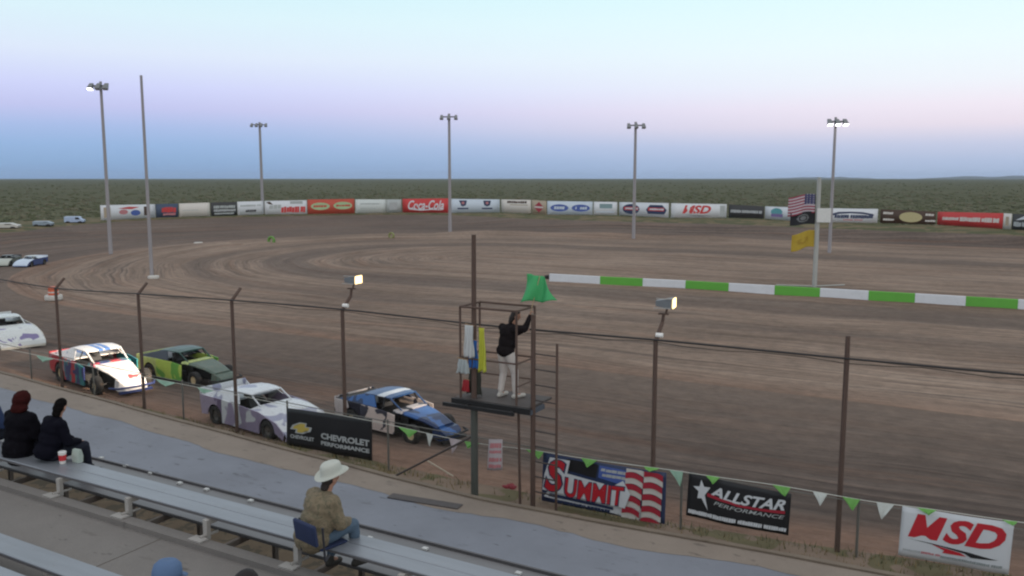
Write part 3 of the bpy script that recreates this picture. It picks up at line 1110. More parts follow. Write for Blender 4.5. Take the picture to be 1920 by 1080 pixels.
def bend(u, v):
    return u, v
flag_bands = []
stripes_w, stripes_r = [], []
for col_i, (u0, u1, off) in enumerate(((.70, .84, .0), (.84, .985, .06))):
    for s in range(9):
        n = 6
        pts = []
        for i in range(n + 1):
            u = u0 + (u1 - u0) * i / n
            x = i / n
            bulge = (.05 * math.sin(x * math.pi) - .05 * x) - off * .5
            v0 = 1.02 - (s + 1) * .115 + bulge
            pts.append((u - .06 * (1 - v0) * (1 if col_i == 0 else .5) * .5, max(.01, v0), min(.985, max(.01, v0 + .115))))
        (stripes_w if s % 2 == col_i else stripes_r).append(pts)
M_CREAM = mat('cream print', (0.58, 0.55, 0.52), .5, 0, .1, 6)
M_DRED = mat('deep red print', (0.36, 0.025, 0.045), .5, 0, .12, 6)
its = [('poly', W, [[(.02, .10), (.70, .02), (.97, .02), (.97, .12), (.72, .30), (.06, .26)]]),
       ('poly', K, [[(.22, .72), (.45, .67), (.47, .96), (.20, .96)]]),
       ('poly', BLUE, [[(.47, .70), (.70, .62), (.70, .93), (.48, .95)]]),
       ('dash', SILV, .49, .84, .69, .90, .05), ('dash', SILV, .50, .74, .69, .80, .05),
       ('poly', NAVY, [[(.06, .13), (.60, .10), (.60, .16), (.07, .20)]]),
       ('dash', NAVY, .10, .04, .56, .09, .03)]
its += [('band', M_CREAM, b) for b in stripes_w] + [('band', M_DRED, b) for b in stripes_r]
arc = lambda u, v: (u, v - .035 * math.sin((u - .02) / .68 * math.pi))
its += [('poly', W, [[(.015, .26), (.70, .20), (.74, .50), (.68, .74), (.60, .60), (.22, .68), (.24, .95), (.07, .95), (.03, .60)]]),
        ('text', NAVY, 'S', .022, .24, .215, .94, .22, .06), ('text', RED, 'S', .035, .26, .20, .92, .22, .03),
        ('text', NAVY, 'UMMIT', .195, .22, .70, .64, .1, .05, arc), ('text', RED, 'UMMIT', .205, .24, .69, .62, .1, .025, arc)]
banner('sponsor_banner', 'dark blue banner with red SUMMIT lettering and waving striped flag', 'banner', fb((1016, 938), (1246, 983), (1249, 887), (1019, 848)), NAVY, its,
       'sponsor banners tied to the low fence', wave=.02, sag=.02)

star = []
cx_, cy_ = .145, .66
pts = []
for k in range(10):
    a = math.pi / 2 + k * math.pi / 5 + .15
    r = (1.0 if k % 2 == 0 else .42)
    pts.append([cx_ + r * .092 * math.cos(a), cy_ + r * .235 * math.sin(a)])
pts[6] = [.215, .22]; pts[5] = [.145, .47]; pts[7] = [.175, .56]
banner('sponsor_banner', 'black banner with white star and slanted white ALLSTAR lettering over a red stripe', 'banner', fb((1286, 966), (1478, 1004), (1484, 926), (1292, 884)), K,
       [('poly', W, [[(cx_, cy_), tuple(pts[i]), tuple(pts[(i + 1) % 10])] for i in range(10)]),
        ('text', W, 'ALLSTAR', .22, .58, .955, .84, .35, .03, lambda u, v: (u, v - .06 * math.sin((u - .2) / .76 * math.pi))),
        ('band', M_DRED, [(u, .49 + .04 * (1 - math.sin((u - .2) / .76 * math.pi)) - .03 * (u > .5) + (.12 * max(0, .35 - u)), .545 + .06 * (1 - math.sin((u - .2) / .76 * math.pi)) - .03 * (u > .5) + (.16 * max(0, .35 - u))) for u in [.2 + .0755 * i for i in range(11)]]),
        ('text', SILV, 'PERFORMANCE', .27, .37, .955, .46, .3, .01, lambda u, v: (u, v - .02 * math.sin((u - .2) / .76 * math.pi) + .13 * max(0, .5 - u))),
        ('dash', W, .02, .07, .97, .165, .026)],
       'sponsor banners tied to the low fence', wave=.025, sag=.03)

banner('sponsor_banner', 'white banner with big slanted red MSD letters above a red and black swoosh', 'banner', fb((1684, 1040), (1891, 1078), (1902, 981), (1692, 949)), W,
       [('poly', RED, [[(.075 + .27 * x + .075 * y, .42 + .48 * y) for x, y in ((0, 0), (.23, 0), (.23, .60), (.43, .12), (.57, .12), (.77, .60), (.77, 0), (1, 0), (1, 1), (.74, 1), (.5, .48), (.26, 1), (0, 1))]]),
        ('text', RED, 'SD', .395, .41, .945, .91, .3, .04),
        ('poly', K, [[(.06, .385), (.45, .335), (.65, .30), (.90, .245), (.66, .205), (.60, .265), (.42, .315)]]),
        ('poly', RED, [[(.30, .34), (.56, .265), (.62, .21), (.40, .205), (.42, .255)]]),
        ('dash', SILV, .04, .125, .2, .165, .02), ('dash', PINK, .21, .125, .38, .165, .02), ('dash', mat('grey green print', (.28, .31, .32), .5), .39, .10, .96, .15, .02)],
       'sponsor banners tied to the low fence', wave=.02, sag=.008)

# paper notice between the stand posts
banner('notice', 'white paper notice with pink print hung under the flag stand', 'sign', [D(x, y, 15.7) for x, y in ((913, 882), (941, 882), (942, 824), (916, 824))], mat('notice paper', (.46, .40, .42), .7, 0, .1, 4),
       [('dash', PINK, .12, .72, .9, .88, .2), ('dash', PINK, .1, .55, .9, .65, .15), ('dash', PINK, .1, .28, .9, .42, .16), ('dash', PINK, .1, .08, .85, .2, .16)], wave=.02, gx=6, gy=6)

# ================================================================== FAR BANNERS
yt = [(150, 387, 416), (190, 385, 413), (292, 383, 408), (393, 380, 405), (492, 377, 402), (665, 374, 400), (752, 374, 398), (840, 373, 399), (937, 374, 398), (995, 375, 400), (1025, 377, 402), (1157, 379, 403),
      (1253, 381, 408), (1360, 383, 408), (1432, 387, 410), (1520, 390, 416), (1645, 392, 418), (1752, 397, 421), (1880, 400, 429), (1960, 404, 434)]
def ytb(px):
    for (a, t0, b0), (b, t1, b1) in zip(yt[:-1], yt[1:]):
        if a <= px <= b:
            f = (px - a) / (b - a)
            return t0 + (t1 - t0) * f, b0 + (b1 - b0) * f
ZB = 0.42
def far(px0, px1, label, bg, items, dt=0, db=0):
    c = []
    for px in (px0, px1):
        t_, b_ = ytb(px)
        t_ += dt; b_ += db
        g = P(px, b_, ZB)
        h = (b_ - t_) / F * depth(g)
        c.append((g, g + Vector((0, 0, h))))
    return banner('sponsor_banner', label, 'banner', [c[0][0], c[1][0], c[1][1], c[0][1]], bg, items, 'sponsor banners lining the far bend', thick=.06, gx=8, gy=2, wave=.03)
WH = mat('far white vinyl', (0.66, 0.68, 0.72), .6, 0, .06, .5)
WC = mat('far cream vinyl', (0.66, 0.62, 0.58), .6, 0, .06, .5)
PB = mat('pale blue vinyl', (0.56, 0.63, 0.72), .6, 0, .06, .5)
GRY = mat('grey vinyl', (0.42, 0.45, 0.45), .6, 0, .06, .5)
CR = mat('bright red vinyl', (0.56, 0.055, 0.055), .6, 0, .08, .5)
OR = mat('orange red vinyl', (0.50, 0.085, 0.055), .6, 0, .08, .5)
CH = mat('charcoal vinyl', (0.05, 0.05, 0.052), .6, 0, .1, .5)
BRN = mat('brown vinyl', (0.075, 0.045, 0.032), .6, 0, .1, .5)
TAN = mat('tan vinyl', (0.42, 0.34, 0.25), .6, 0, .1, .5)
LG = mat('pale green print', (0.38, 0.52, 0.30), .6, 0, .1, .5)
TEAL = mat('teal print', (0.12, 0.36, 0.40), .6, 0, .1, .5)
far(190, 292, 'white far banner with red and blue marks at the left end of the row', WH, [('rect', TAN, .05, .15, .17, .85), ('ell', PINK, .40, .5, .08, .17), ('poly', CR, [[(.3, .75), (.55, .68), (.7, .82), (.5, .86)]]), ('ell', BLUE, .62, .42, .09, .2), ('rect', BRN, .78, .2, .86, .85)])
far(293, 335, 'small navy far banner with red lettering', mat('slate vinyl', (.06, .085, .14), .6), [('dash', CR, .25, .35, .9, .75, .16), ('dash', PINK, .3, .15, .85, .3, .14)])
far(337, 394, 'blank white far banner next to the black framed one', WC, [('dash', GRY, .1, .45, .6, .5, .1)])
far(396, 445, 'black framed far banner with pale grey lines of print', CH, [('dash', GRY, .1, .55, .9, .75, .09), ('dash', SILV, .1, .3, .9, .48, .08), ('dash', GRY, .12, .1, .88, .22, .08)])
far(446, 494, 'white far banner with small grey print and a dark scribble', WH, [('dash', GRY, .1, .62, .9, .75, .1), ('dash', CH, .3, .2, .75, .38, .1)])
far(497, 576, 'white far banner with red lower lettering, left of the red one', WH, [('poly', BRN, [[(.03, .9), (.10, .75), (.2, .7), (.12, .95)]]), ('dash', GRY, .1, .4, .4, .7, .1), ('dash', CR, .38, .12, .96, .55, .07), ('rect', GRY, .6, .75, .9, .95)])
far(577, 665, 'red far banner with two pale green ovals', OR, [('ell', LG, .27, .52, .2, .26), ('ell', LG, .75, .55, .2, .26), ('dash', OR, .12, .45, .42, .6, .07), ('dash', OR, .6, .48, .9, .62, .07)], dt=-1)
far(667, 724, 'plain pale far banner right of the red oval banner', mat('off white vinyl', (.60, .64, .63), .6), [('dash', GRY, .15, .62, .85, .72, .08), ('dash', GRY, .15, .3, .7, .38, .08)])
far(725, 753, 'narrow light grey far banner beside the red Coca-Cola banner', GRY, [('rect', SILV, .2, .2, .7, .8)])
far(755, 841, 'red far banner with white Coca-Cola script', CR, [('text', WH, 'Coca-Cola', .12, .2, .9, .88, .35, .02), ('band', WH, [(.15, .22, .3), (.4, .14, .22), (.65, .2, .26), (.85, .16, .18)])], dt=-1)
far(845, 937, 'pale blue far banner with two small navy crests', PB, [('poly', NAVY, [[(.17, .9), (.33, .9), (.31, .55), (.25, .45), (.19, .55)]]), ('rect', NAVY, .14, .25, .36, .36), ('poly', NAVY, [[(.66, .9), (.82, .9), (.80, .55), (.74, .45), (.68, .55)]]), ('rect', NAVY, .63, .25, .85, .36), ('ell', PINK, .25, .72, .03, .1), ('ell', PINK, .74, .72, .03, .1)])
far(940, 995, 'pinkish white far banner with brown print along its top', WC, [('dash', BRN, .2, .72, .95, .9, .08), ('rect', TAN, .3, .58, .9, .64)])
far(997, 1024, 'small tan far banner with a brown diamond', TAN, [('poly', M_DRED, [[(.5, .1), (.85, .5), (.5, .9), (.15, .5)]]), ('rect', WC, .2, .44, .8, .56)])
far(1026, 1111, 'pale blue far banner with two blue scrawled ovals', PB, [('ell', BLUE, .27, .5, .2, .27), ('dash', PB, .15, .4, .4, .6, .06), ('ell', BLUE, .74, .5, .2, .27), ('dash', PB, .62, .4, .88, .6, .06)])
far(1113, 1157, 'pale far banner with a grey green block', WH, [('rect', mat('sage print', (.22, .32, .34), .6), .25, .5, .8, .85), ('dash', PB, .1, .18, .9, .28, .1)])
far(1161, 1253, 'white far banner with two red and navy round logos', WH, [('ell', NAVY, .25, .5, .18, .38), ('rect', CR, .1, .42, .4, .66), ('dash', WH, .13, .48, .38, .6, .05), ('poly', NAVY, [[(.6, .2), (.92, .2), (.97, .5), (.88, .85), (.64, .85), (.56, .5)]]), ('rect', CR, .6, .42, .92, .66), ('dash', WH, .63, .48, .9, .6, .05)])
far(1258, 1362, 'white far banner with red MSD lettering', WH, [('text', CR, 'MSD', .2, .28, .72, .88, .3, .04), ('poly', CH, [[(.25, .2), (.75, .12), (.5, .1)]]), ('rect', GRY, .88, .1, .97, .9)])
far(1366, 1432, 'charcoal far banner with one white line of print', CH, [('dash', SILV, .05, .4, .95, .62, .05)])
far(1434, 1521, 'white far banner with a teal and purple picture, behind the flagpole flags', WH, [('ell', TEAL, .26, .6, .13, .3), ('rect', mat('purple print', (.22, .16, .34), .6), .14, .2, .4, .45)])
far(1553, 1645, 'white far banner with navy script, right of the flagpole', WH, [('band', NAVY, [(.05, .45, .6), (.2, .6, .75), (.45, .66, .78), (.7, .62, .76), (.92, .5, .62)]), ('dash', NAVY, .12, .3, .9, .55, .05), ('dash', PINK, .3, .15, .7, .24, .05)])
far(1650, 1753, 'dark brown far banner with a cream oval between white lines', BRN, [('dash', WC, .05, .66, .27, .82, .05), ('dash', WC, .05, .2, .27, .34, .05), ('ell', mat('khaki print', (.5, .44, .24), .6), .56, .5, .21, .38), ('dash', WC, .82, .66, .97, .82, .05), ('dash', WC, .82, .2, .97, .34, .05)])
far(1757, 1879, 'long red far banner with pale lines of print, at the right end', CR, [('dash', WC, .08, .4, .34, .62, .04), ('dash', WC, .36, .36, .95, .66, .03)])
far(1880, 1895, 'narrow cream far banner at the right end', WC, [('rect', TAN, .3, .2, .7, .8)])
far(1897, 1955, 'dark far banner with white print cut by the right picture edge', CH, [('poly', WH, [[(.1, .6), (.4, .9), (.5, .7)]]), ('dash', SILV, .05, .2, .6, .5, .06)])

# ================================================================== LIGHT POLES / FLAGPOLE
M_WOOD = mat('weathered pole', (0.31, 0.295, 0.31), .9, 0, .2, 1.2, stretch=(3, 3, .3))
def light_pole(px, top_y, base_y, label, heads, lit, z=ZT, r=.27, arm=1.7):
    g = P(px, base_y, z)
    h = (base_y - top_y) / F * depth(g) * 1.0 / math.cos(TH) ** 0
    h = h * 1.0
    t = thing('light_pole', label, 'light pole', g, PSI, 'tall floodlight poles round the oval')
    bm = NB(); tube(bm, (0, 0, -.3), (0, 0, h), r * .7, r * .48, 14)
    obj('pole', bm, M_WOOD, t)
    if heads:
        bm = NB(); box(bm, -arm * .55, arm * .55, -.38, -.27, h - .55, h - .38)
        obj('crossarm', bm, mat('grey crossarm', (.12, .12, .13), .7), t)
    for k in range(heads):
        x = -arm * .5 + arm * (k / max(1, heads - 1))
        bm = NB()
        loft(bm, [[(x - .16, -.42, h - .2), (x + .16, -.42, h - .2), (x + .16, -.2, h - .2), (x - .16, -.2, h - .2)],
                  [(x - .25, -.95, h - .72), (x + .25, -.95, h - .72), (x + .25, -.55, h - .88), (x - .25, -.55, h - .88)]])
        hd = obj('floodlight', bm, M_LAMPBODY, t)
        bm = NB()
        v = [bm.verts.new(q) for q in ((x - .23, -.95, h - .745), (x + .23, -.95, h - .745), (x + .23, -.56, h - .905), (x - .23, -.56, h - .905))]
        v2 = [bm.verts.new(q.co + Vector((0, -.01, -.02))) for q in v]
        bm.faces.new(v); bm.faces.new(v2[::-1])
        for i in range(4):
            bm.faces.new((v[i], v[(i + 1) % 4], v2[(i + 1) % 4], v2[i]))
        obj('lens', bm, M_WHITEL if k in lit else mat('unlit lens', (.3, .32, .34), .2), hd)
    return t
POLES = []
POLES.append(light_pole(208, 160, 478, 'tall light pole at far left with a bright white lamp head', 3, (0,), arm=1.5))
POLES.append(light_pole(285, 150, 520, 'tallest bare pole in the left infield, without lamps', 0, (), r=.2, arm=.35))
POLES.append(light_pole(493, 232, 402, 'light pole with unlit lamps behind the left far banners', 4, (), z=.3, r=.42, arm=2.6))
POLES.append(light_pole(844, 217, 437, 'light pole with unlit lamps behind the red Coca-Cola banner', 3, (), r=.36, arm=2.0))
POLES.append(light_pole(1188, 232, 447, 'light pole with unlit lamps between the middle and the flagpole', 3, (), r=.33, arm=1.9))
POLES.append(light_pole(1555, 224, 474, 'light pole with white lit lamps just right of the flagpole', 3, (0, 1, 2), r=.27, arm=1.6))

fp = P(1527, 538, ZT)
ph = HC - ZT - .05
flagp = thing('flagpole', 'pale grey flagpole with a white box standing behind the green and white barrier', 'flagpole', fp, PSI)
bm = NB(); tube(bm, (0, 0, -.2), (0, 0, ph), .17, .15, 14); ball(bm, (0, 0, ph + .05), .1, .1, .08, 2)
obj('pole', bm, mat('pale pole', (0.38, 0.385, 0.37), .6, .1, .12, 1.5), flagp)
def poleY(py):      # height above pole base for picture row
    return (538 - py) / F * depth(fp)
bm = NB(); box(bm, -.15, .85, -.30, -.175, poleY(417), poleY(391)); bevel(bm, .02, 1)
obj('box', bm, mat('white box', (.62, .63, .62), .5), flagp)
bm = NB()
tube(bm, (0, 0, .05), (-2.6, .6, .08), .05, .05, 8); tube(bm, (0, 0, .05), (2.4, .6, .08), .05, .05, 8)
obj('base_pipe', bm, mat('pale pole', (0, 0, 0)), flagp)

def cloth_flag(name, label, rect, y0, mats, paint, wv=.12, droop=.1, nx=24, ny=26, group='flags on the flagpole'):
    """rect in picture pixels beside the pole; paint(i/nx, j/ny) -> material slot"""
    px0, px1, py0, py1 = rect
    sc = depth(fp) / F
    w_, h_ = (px1 - px0) * sc, (py1 - py0) * sc
    bm = NB()
    V = [[None] * (ny + 1) for _ in range(nx + 1)]
    for i in range(nx + 1):
        u = i / nx                      # 0 at the hoist (right), 1 at the fly (left)
        for j in range(ny + 1):
            v = j / ny
            V[i][j] = bm.verts.new((-.06 - u * w_, wv * math.sin(u * 8 + v * 1.2) * (.3 + u), -h_ / 2 + v * h_ + droop * math.sin(u * 5 + .6) * u * .7 - droop * u * u))
    for i in range(nx):
        for j in range(ny):
            f = bm.faces.new((V[i][j], V[i + 1][j], V[i + 1][j + 1], V[i][j + 1]))
            f.material_index = paint((i + .5) / nx, (j + .5) / ny)
    o = obj(name, bm, mats, None, True)
    z = poleY((py0 + py1) / 2)
    o.location = fp + Vector((0, 0, z)) + RGT * (-(1527 - px1) * sc) + Vector((0, 0, 0))
    o.rotation_euler = (0, 0, PSI)
    md = o.modifiers.new('thickness', 'SOLIDIFY'); md.thickness = .012
    return tag(o, label, 'flag', group)
MF_R = mat('flag red', (.26, .04, .07), .7); MF_W = mat('flag white', (.46, .42, .46), .7); MF_B = mat('flag navy', (.045, .05, .13), .7)
def us(u, v):
    if u < .42 and v > .46:
        return 1 if (int(u * 24) % 3 == 1 and int(v * 26) % 3 == 1) else 2
    return 0 if int(v * 13) % 2 == 0 else 1
cloth_flag('flag', 'red and white striped flag with navy corner at the top of the flagpole', (1474, 1523, 365, 400), 0, [MF_R, MF_W, MF_B], us, droop=.18)
def pow_(u, v):
    a = ((u - .5) / .24) ** 2 + ((v - .5) / .32) ** 2
    return 1 if (.55 < a < 1 or (a < .25)) else 0
cloth_flag('flag', 'black flag with pale round emblem below the striped flag', (1479, 1524, 397, 420), 0, [mat('flag black', (.012, .013, .018), .7), mat('flag grey', (.16, .17, .18), .7)], pow_)
def gad(u, v):
    a = math.hypot((u - .55) / .3, (v - .5) / .3)
    return 1 if (.35 < a < .75 and v < .62) else 0
cloth_flag('flag', 'yellow flag with a faint darker coil, lowest on the flagpole', (1483, 1527, 432, 463), 0, [mat('flag yellow', (.40, .28, .03), .7), mat('flag ochre', (.31, .20, .02), .7)], gad, droop=.25)

# ================================================================== INFIELD BARRIER AND SMALL THINGS
bx = [1030, 1125, 1205, 1285, 1366, 1452, 1537, 1628, 1715, 1810, 1908, 2010, 2120, 2240]
def yb(x):
    pts = [(1030, 528), (1125, 533.5), (1285, 542), (1366, 547), (1535, 557), (1714, 568), (1907, 580), (2240, 600)]
    for (a, p), (b, q) in zip(pts[:-1], pts[1:]):
        if a <= x <= b:
            return p + (q - p) * (x - a) / (b - a)
b0 = P(1030, 528, ZT)
bar = thing('barrier', 'low green and white painted barrier wall along the infield edge', 'barrier', b0)
M_BG = mat('barrier green', (0.105, 0.36, 0.045), .55, 0, .1, 1.5, dirt=.2)
M_BW = mat('barrier white', (0.60, 0.62, 0.66), .55, 0, .1, 1.5, dirt=.22)
for i in range(len(bx) - 1):
    a, b = P(bx[i], yb(bx[i]), ZT) - b0, P(bx[i + 1], yb(bx[i + 1]), ZT) - b0
    d = (b - a).normalized()
    nn = Vector((-d.y, d.x, 0))
    bm = NB()
    h = .60
    secs = []
    for q in (a + d * .004, b - d * .004):
        secs.append([q - nn * .05 + Vector((0, 0, -.1)), q + nn * .22 + Vector((0, 0, -.1)), q + nn * .18 + Vector((0, 0, h - .03)), q + nn * .14 + Vector((0, 0, h)), q + nn * .03 + Vector((0, 0, h)), q + Vector((0, 0, h - .03))])
    loft(bm, secs)
    obj('panel', bm, M_BW if i % 2 == 0 else M_BG, bar)

M_RUBBER = mat('tyre rubber', (0.022, 0.021, 0.021), .85, 0, .3, 6, dirt=.45, dirtcol=(.13, .09, .065))
def tyre_prof(w_, r, ri):
    return [(-w_ / 2 * .8, ri), (-w_ / 2, ri + .03), (-w_ / 2, r * .88), (-w_ / 2 * .86, r * .975), (-w_ / 2 * .5, r), (w_ / 2 * .5, r), (w_ / 2 * .86, r * .975), (w_ / 2, r * .88), (w_ / 2, ri + .03), (w_ / 2 * .8, ri)]
def ring_lathe(bm, prof, center, axis='y', n=28):
    cx, cy, cz = center
    rows = []
    for a, r in prof:
        rows.append([bm.verts.new({'y': (cx + r * math.cos(t), cy + a, cz + r * math.sin(t)), 'z': (cx + r * math.cos(t), cy + r * math.sin(t), cz + a)}[axis]) for t in [2 * math.pi * i / n for i in range(n)]])
    for a, b in zip(rows, rows[1:] + rows[:1]):
        for i in range(n):
            j = (i + 1) % n
            bm.faces.new((a[i], a[j], b[j], b[i]))
    return bm
def lying_tyre(px, py, m, label, stack=1, r=.36, up=False):
    g = P(px, py, ZT)
    bm = NB()
    for k in range(stack):
        ring_lathe(bm, tyre_prof(.3 if up else .24, r, r * .55), (0, 0, r * .7 if up else .13 + .25 * k), 'y' if up else 'z', 24)
    o = obj('tyre', bm, m, None, True)
    o.location = g
    return tag(o, label, 'tyre', 'painted tyres marking the infield')
M_TG = mat('green painted tyre', (.13, .27, .06), .7, 0, .25, 4, dirt=.25)
M_TW = mat('white painted tyre', (.55, .53, .5), .7, 0, .2, 4, dirt=.3)
lying_tyre(509, 457, M_TG, 'green painted tyre on the far infield edge, the left of two', r=.55, up=True)
lying_tyre(734, 446, mat('olive painted tyre', (.24, .25, .1), .7, 0, .3, 4, dirt=.3), 'dull olive tyre on the far infield edge between the green tyre and a light pole', r=.45, up=True)
lying_tyre(372, 458, M_TW, 'white tyre on the infield edge left of the green tyre', r=.5)
lying_tyre(851, 439, M_TW, 'white tyre at the foot of the light pole in the middle', r=.5)
lying_tyre(288, 523, M_TW, 'white tyre at the foot of the tallest left pole', r=.42)
lying_tyre(1033, 522, M_RUBBER, 'black tyre behind the left end of the green and white barrier', r=.5)
# orange and white barrel
g = P(101, 563, ZT)
t = thing('marker_barrel', 'orange and white marker barrel on the inner corner of the bend', 'barrel', g, .3)
bm = NB(); lathe(bm, [(.36, .30), (.42, .31), (.80, .29), (.88, .27)], (0, 0, 0), 'z', 22)
obj('drum', bm, mat('orange plastic', (.62, .13, .06), .5, 0, .1, 5, dirt=.1), t, False)
bm = NB(); lathe(bm, [(.50, .314), (.58, .312)], (0, 0, 0), 'z', 22)
obj('stripe', bm, M_TW, t)
bm = NB(); ring_lathe(bm, tyre_prof(.34, .52, .29), (0, 0, .18), 'z', 24)
obj('tyre_base', bm, M_TW, t, True)

# parked trailer / truck beyond the bend
def parked_van(px, py, label, s, m, hgt=1.0):
    g = P(px, py, .2)
    t = thing('parked_truck', label, 'truck', g, PSI + .3, 'vehicles parked beyond the bend')
    bm = NB()
    prism(bm, [(-2.4 * s, .45), (2.3 * s, .45), (2.4 * s, .9), (1.7 * s, 1.0), (1.2 * s, 1.65 * hgt), (-2.4 * s, 1.65 * hgt)], 'y', -.9, .9)
    bevel(bm, .06, 2)
    obj('body', bm, m, t)
    for x in (-1.5 * s, 1.5 * s):
        for y in (-.86, .86):
            bm = NB(); lathe(bm, [(-.1, .34), (.1, .34)], (x, y, .34), 'y', 18)
            obj('wheel', bm, M_RUBBER, t)
    bm = NB(); prism(bm, [(.35 * s, 1.05), (1.45 * s, 1.05), (1.1 * s, 1.5 * hgt), (.35 * s, 1.5 * hgt)], 'y', -.915, -.903)
    obj('window', bm, mat('dark glass', (.03, .035, .04), .15), t)
    t.scale = (1, 1, .68)
    return t
parked_van(141, 420, 'pale blue parked truck beyond the left bend', .55, mat('pale blue paint', (.36, .45, .62), .4), 1.0)
parked_van(82, 426, 'grey blue low parked truck left of the pale blue one', .5, mat('grey blue paint', (.24, .3, .36), .4), .75)
parked_van(8, 431, 'white parked truck at the far left edge beyond the bend', .8, mat('off white paint', (.5, .49, .46), .4), .8)

# ================================================================== FLAG STAND
ST = 15.6
A = D(890, 918, ST)       # left foot of the stand
B = D(999, 938, ST)       # ladder foot
FLZ = D(930, 742, ST + .4).z
stand = thing('flag_stand', 'rusty steel starter stand with caged platform, tall mast and ladder', 'flag stand', (A.x, ST, 0))
M_DKST = mat('dark stand steel', (0.075, 0.062, 0.058), .7, .3, .3, 4, dirt=.2)
def rel(p):
    return Vector((p.x - A.x, p.y - ST, p.z))
x1 = B.x - A.x            # width along the fence
y1 = 0.80                 # platform depth toward the track
bm = NB(); box(bm, -.42, x1 - .02, -.15, y1 + .12, FLZ - .05, FLZ)
obj('platform', bm, mat('platform plate', (0.085, 0.072, 0.068), .75, .2, .3, 3), stand)
bm = NB(); box(bm, -.46, x1 + .02, -.22, -.155, FLZ - .13, FLZ - .01); box(bm, -.56, x1 - .25, -.42, -.36, FLZ - .15, FLZ - .07)
box(bm, -.02, .03, -.358, -.223, FLZ - .13, FLZ - .08); box(bm, x1 - .4, x1 - .34, -.358, -.223, FLZ - .13, FLZ - .08)
obj('edge_beam', bm, mat('black beam', (.022, .021, .022), .6, .3), stand)
bm = NB(); box(bm, x1 - .28, x1 + .02, -.15, .5, FLZ - .16, FLZ - .06)
obj('edge_beam', bm, mat('blue grey beam', (.09, .105, .13), .6, .3), stand)
top = D(888, 440, ST + .02).z
bm = NB(); tube(bm, (0, 0.0, FLZ + .003), (0, .02, top), .062, .05, 10)
obj('mast', bm, M_RUST, stand)
bm = NB(); tube(bm, (0, 0, -.05), (0, 0, FLZ - .13), .085, .08, 12); 
obj('leg', bm, mat('green grey post', (.10, .105, .095), .7, .3), stand)
bm = NB(); tube(bm, (x1 * .78, .02, -.05), (x1 * .72, .1, FLZ - .05), .03, .03, 8)
obj('leg', bm, M_RUST, stand)
CT = D(868, 574, ST).z
for xx, yy in ((-.30, -.08), (x1 - .36, -.08), (-.30, y1 - .06), (x1 - .36, y1 - .06)):
    bm = NB(); tube(bm, (xx, yy, FLZ), (xx, yy, CT), .026, .026, 8)
    obj('cage_post', bm, M_RUST, stand)
def rails(z, name='rail', r=.024, seq=None):
    c = [(-.30, -.08, z), (x1 - .36, -.08, z), (x1 - .36, y1 - .06, z), (-.30, y1 - .06, z)]
    for a, b in (seq or ((0, 1), (1, 2), (2, 3), (3, 0))):
        bm = NB(); tube(bm, c[a], c[b], r, r, 8)
        obj(name, bm, M_RUST, stand)
rails(CT)
rails(D(868, 671, ST - .08).z, r=.02)
rails(D(868, 671, ST - .08).z - .5, r=.016, seq=((1, 2), (2, 3)))
# ladder
lad_top_l, lad_top_r = D(1002, 590, ST).z, D(1046, 645, ST).z
RX = D(1047, 760, ST + .1).x - A.x
bm = NB(); tube(bm, (x1, 0, -.02), (x1, 0, lad_top_l), .058, .052, 8)
obj('ladder_rail', bm, M_RUST, stand)
bm = NB(); tube(bm, (RX, .02, -.02), (RX, .02, lad_top_r), .03, .028, 8)
obj('ladder_rail', bm, M_RUST, stand)
k = 0
z = .32
while z < lad_top_r:
    bm = NB(); tube(bm, (x1 + .03, .01, z), (RX - .02, .02, z - .015), .017, .017, 6)
    obj('rung', bm, M_DKST, stand)
    z += .335
# diagonal braces at the foot
bm = NB(); q0, q1 = rel(D(742, 892, ST - .25)), rel(D(872, 815, ST + .02))
q0.z = max(q0.z, 0.05)
tube(bm, q0, (-.05, 0, q1.z), .024, .024, 8)
obj('brace', bm, M_DKST, stand)
q0 = D(800, 863, ST + .2); q1 = D(850, 893, ST + .2)
bm = NB(); tube(bm, (0, 0, 0), q1 - q0, .018, .018, 8)
for q in (.2, .8):
    tube(bm, (q1 - q0) * q, (q1 - q0) * q + Vector((0, 0, -.02)), .03, .03, 8)
o = obj('pipe', bm, mat('cream pipe', (.42, .36, .28), .6)); o.location = q0
tag(o, 'short cream pipe leaning on the ground left of the stand leg', 'pipe')
g = P(960, 917, .0)
bm = NB()
for i in range(5):
    ball(bm, (random.uniform(-.14, .14), random.uniform(-.08, .08), .05), random.uniform(.06, .12), random.uniform(.05, .1), random.uniform(.03, .06), 2)
for v in bm.verts:
    v.co += Vector((mnoise.noise(v.co * 9), mnoise.noise(v.co * 9 + Vector((5, 0, 0))), 0)) * .03
    v.co.z = max(v.co.z, 0)
o = obj('rag', bm, mat('red rag', (.24, .04, .05), .9, 0, .3, 9), None, True); o.location = g
tag(o, 'crumpled red rag on the dirt under the stand', 'rag')

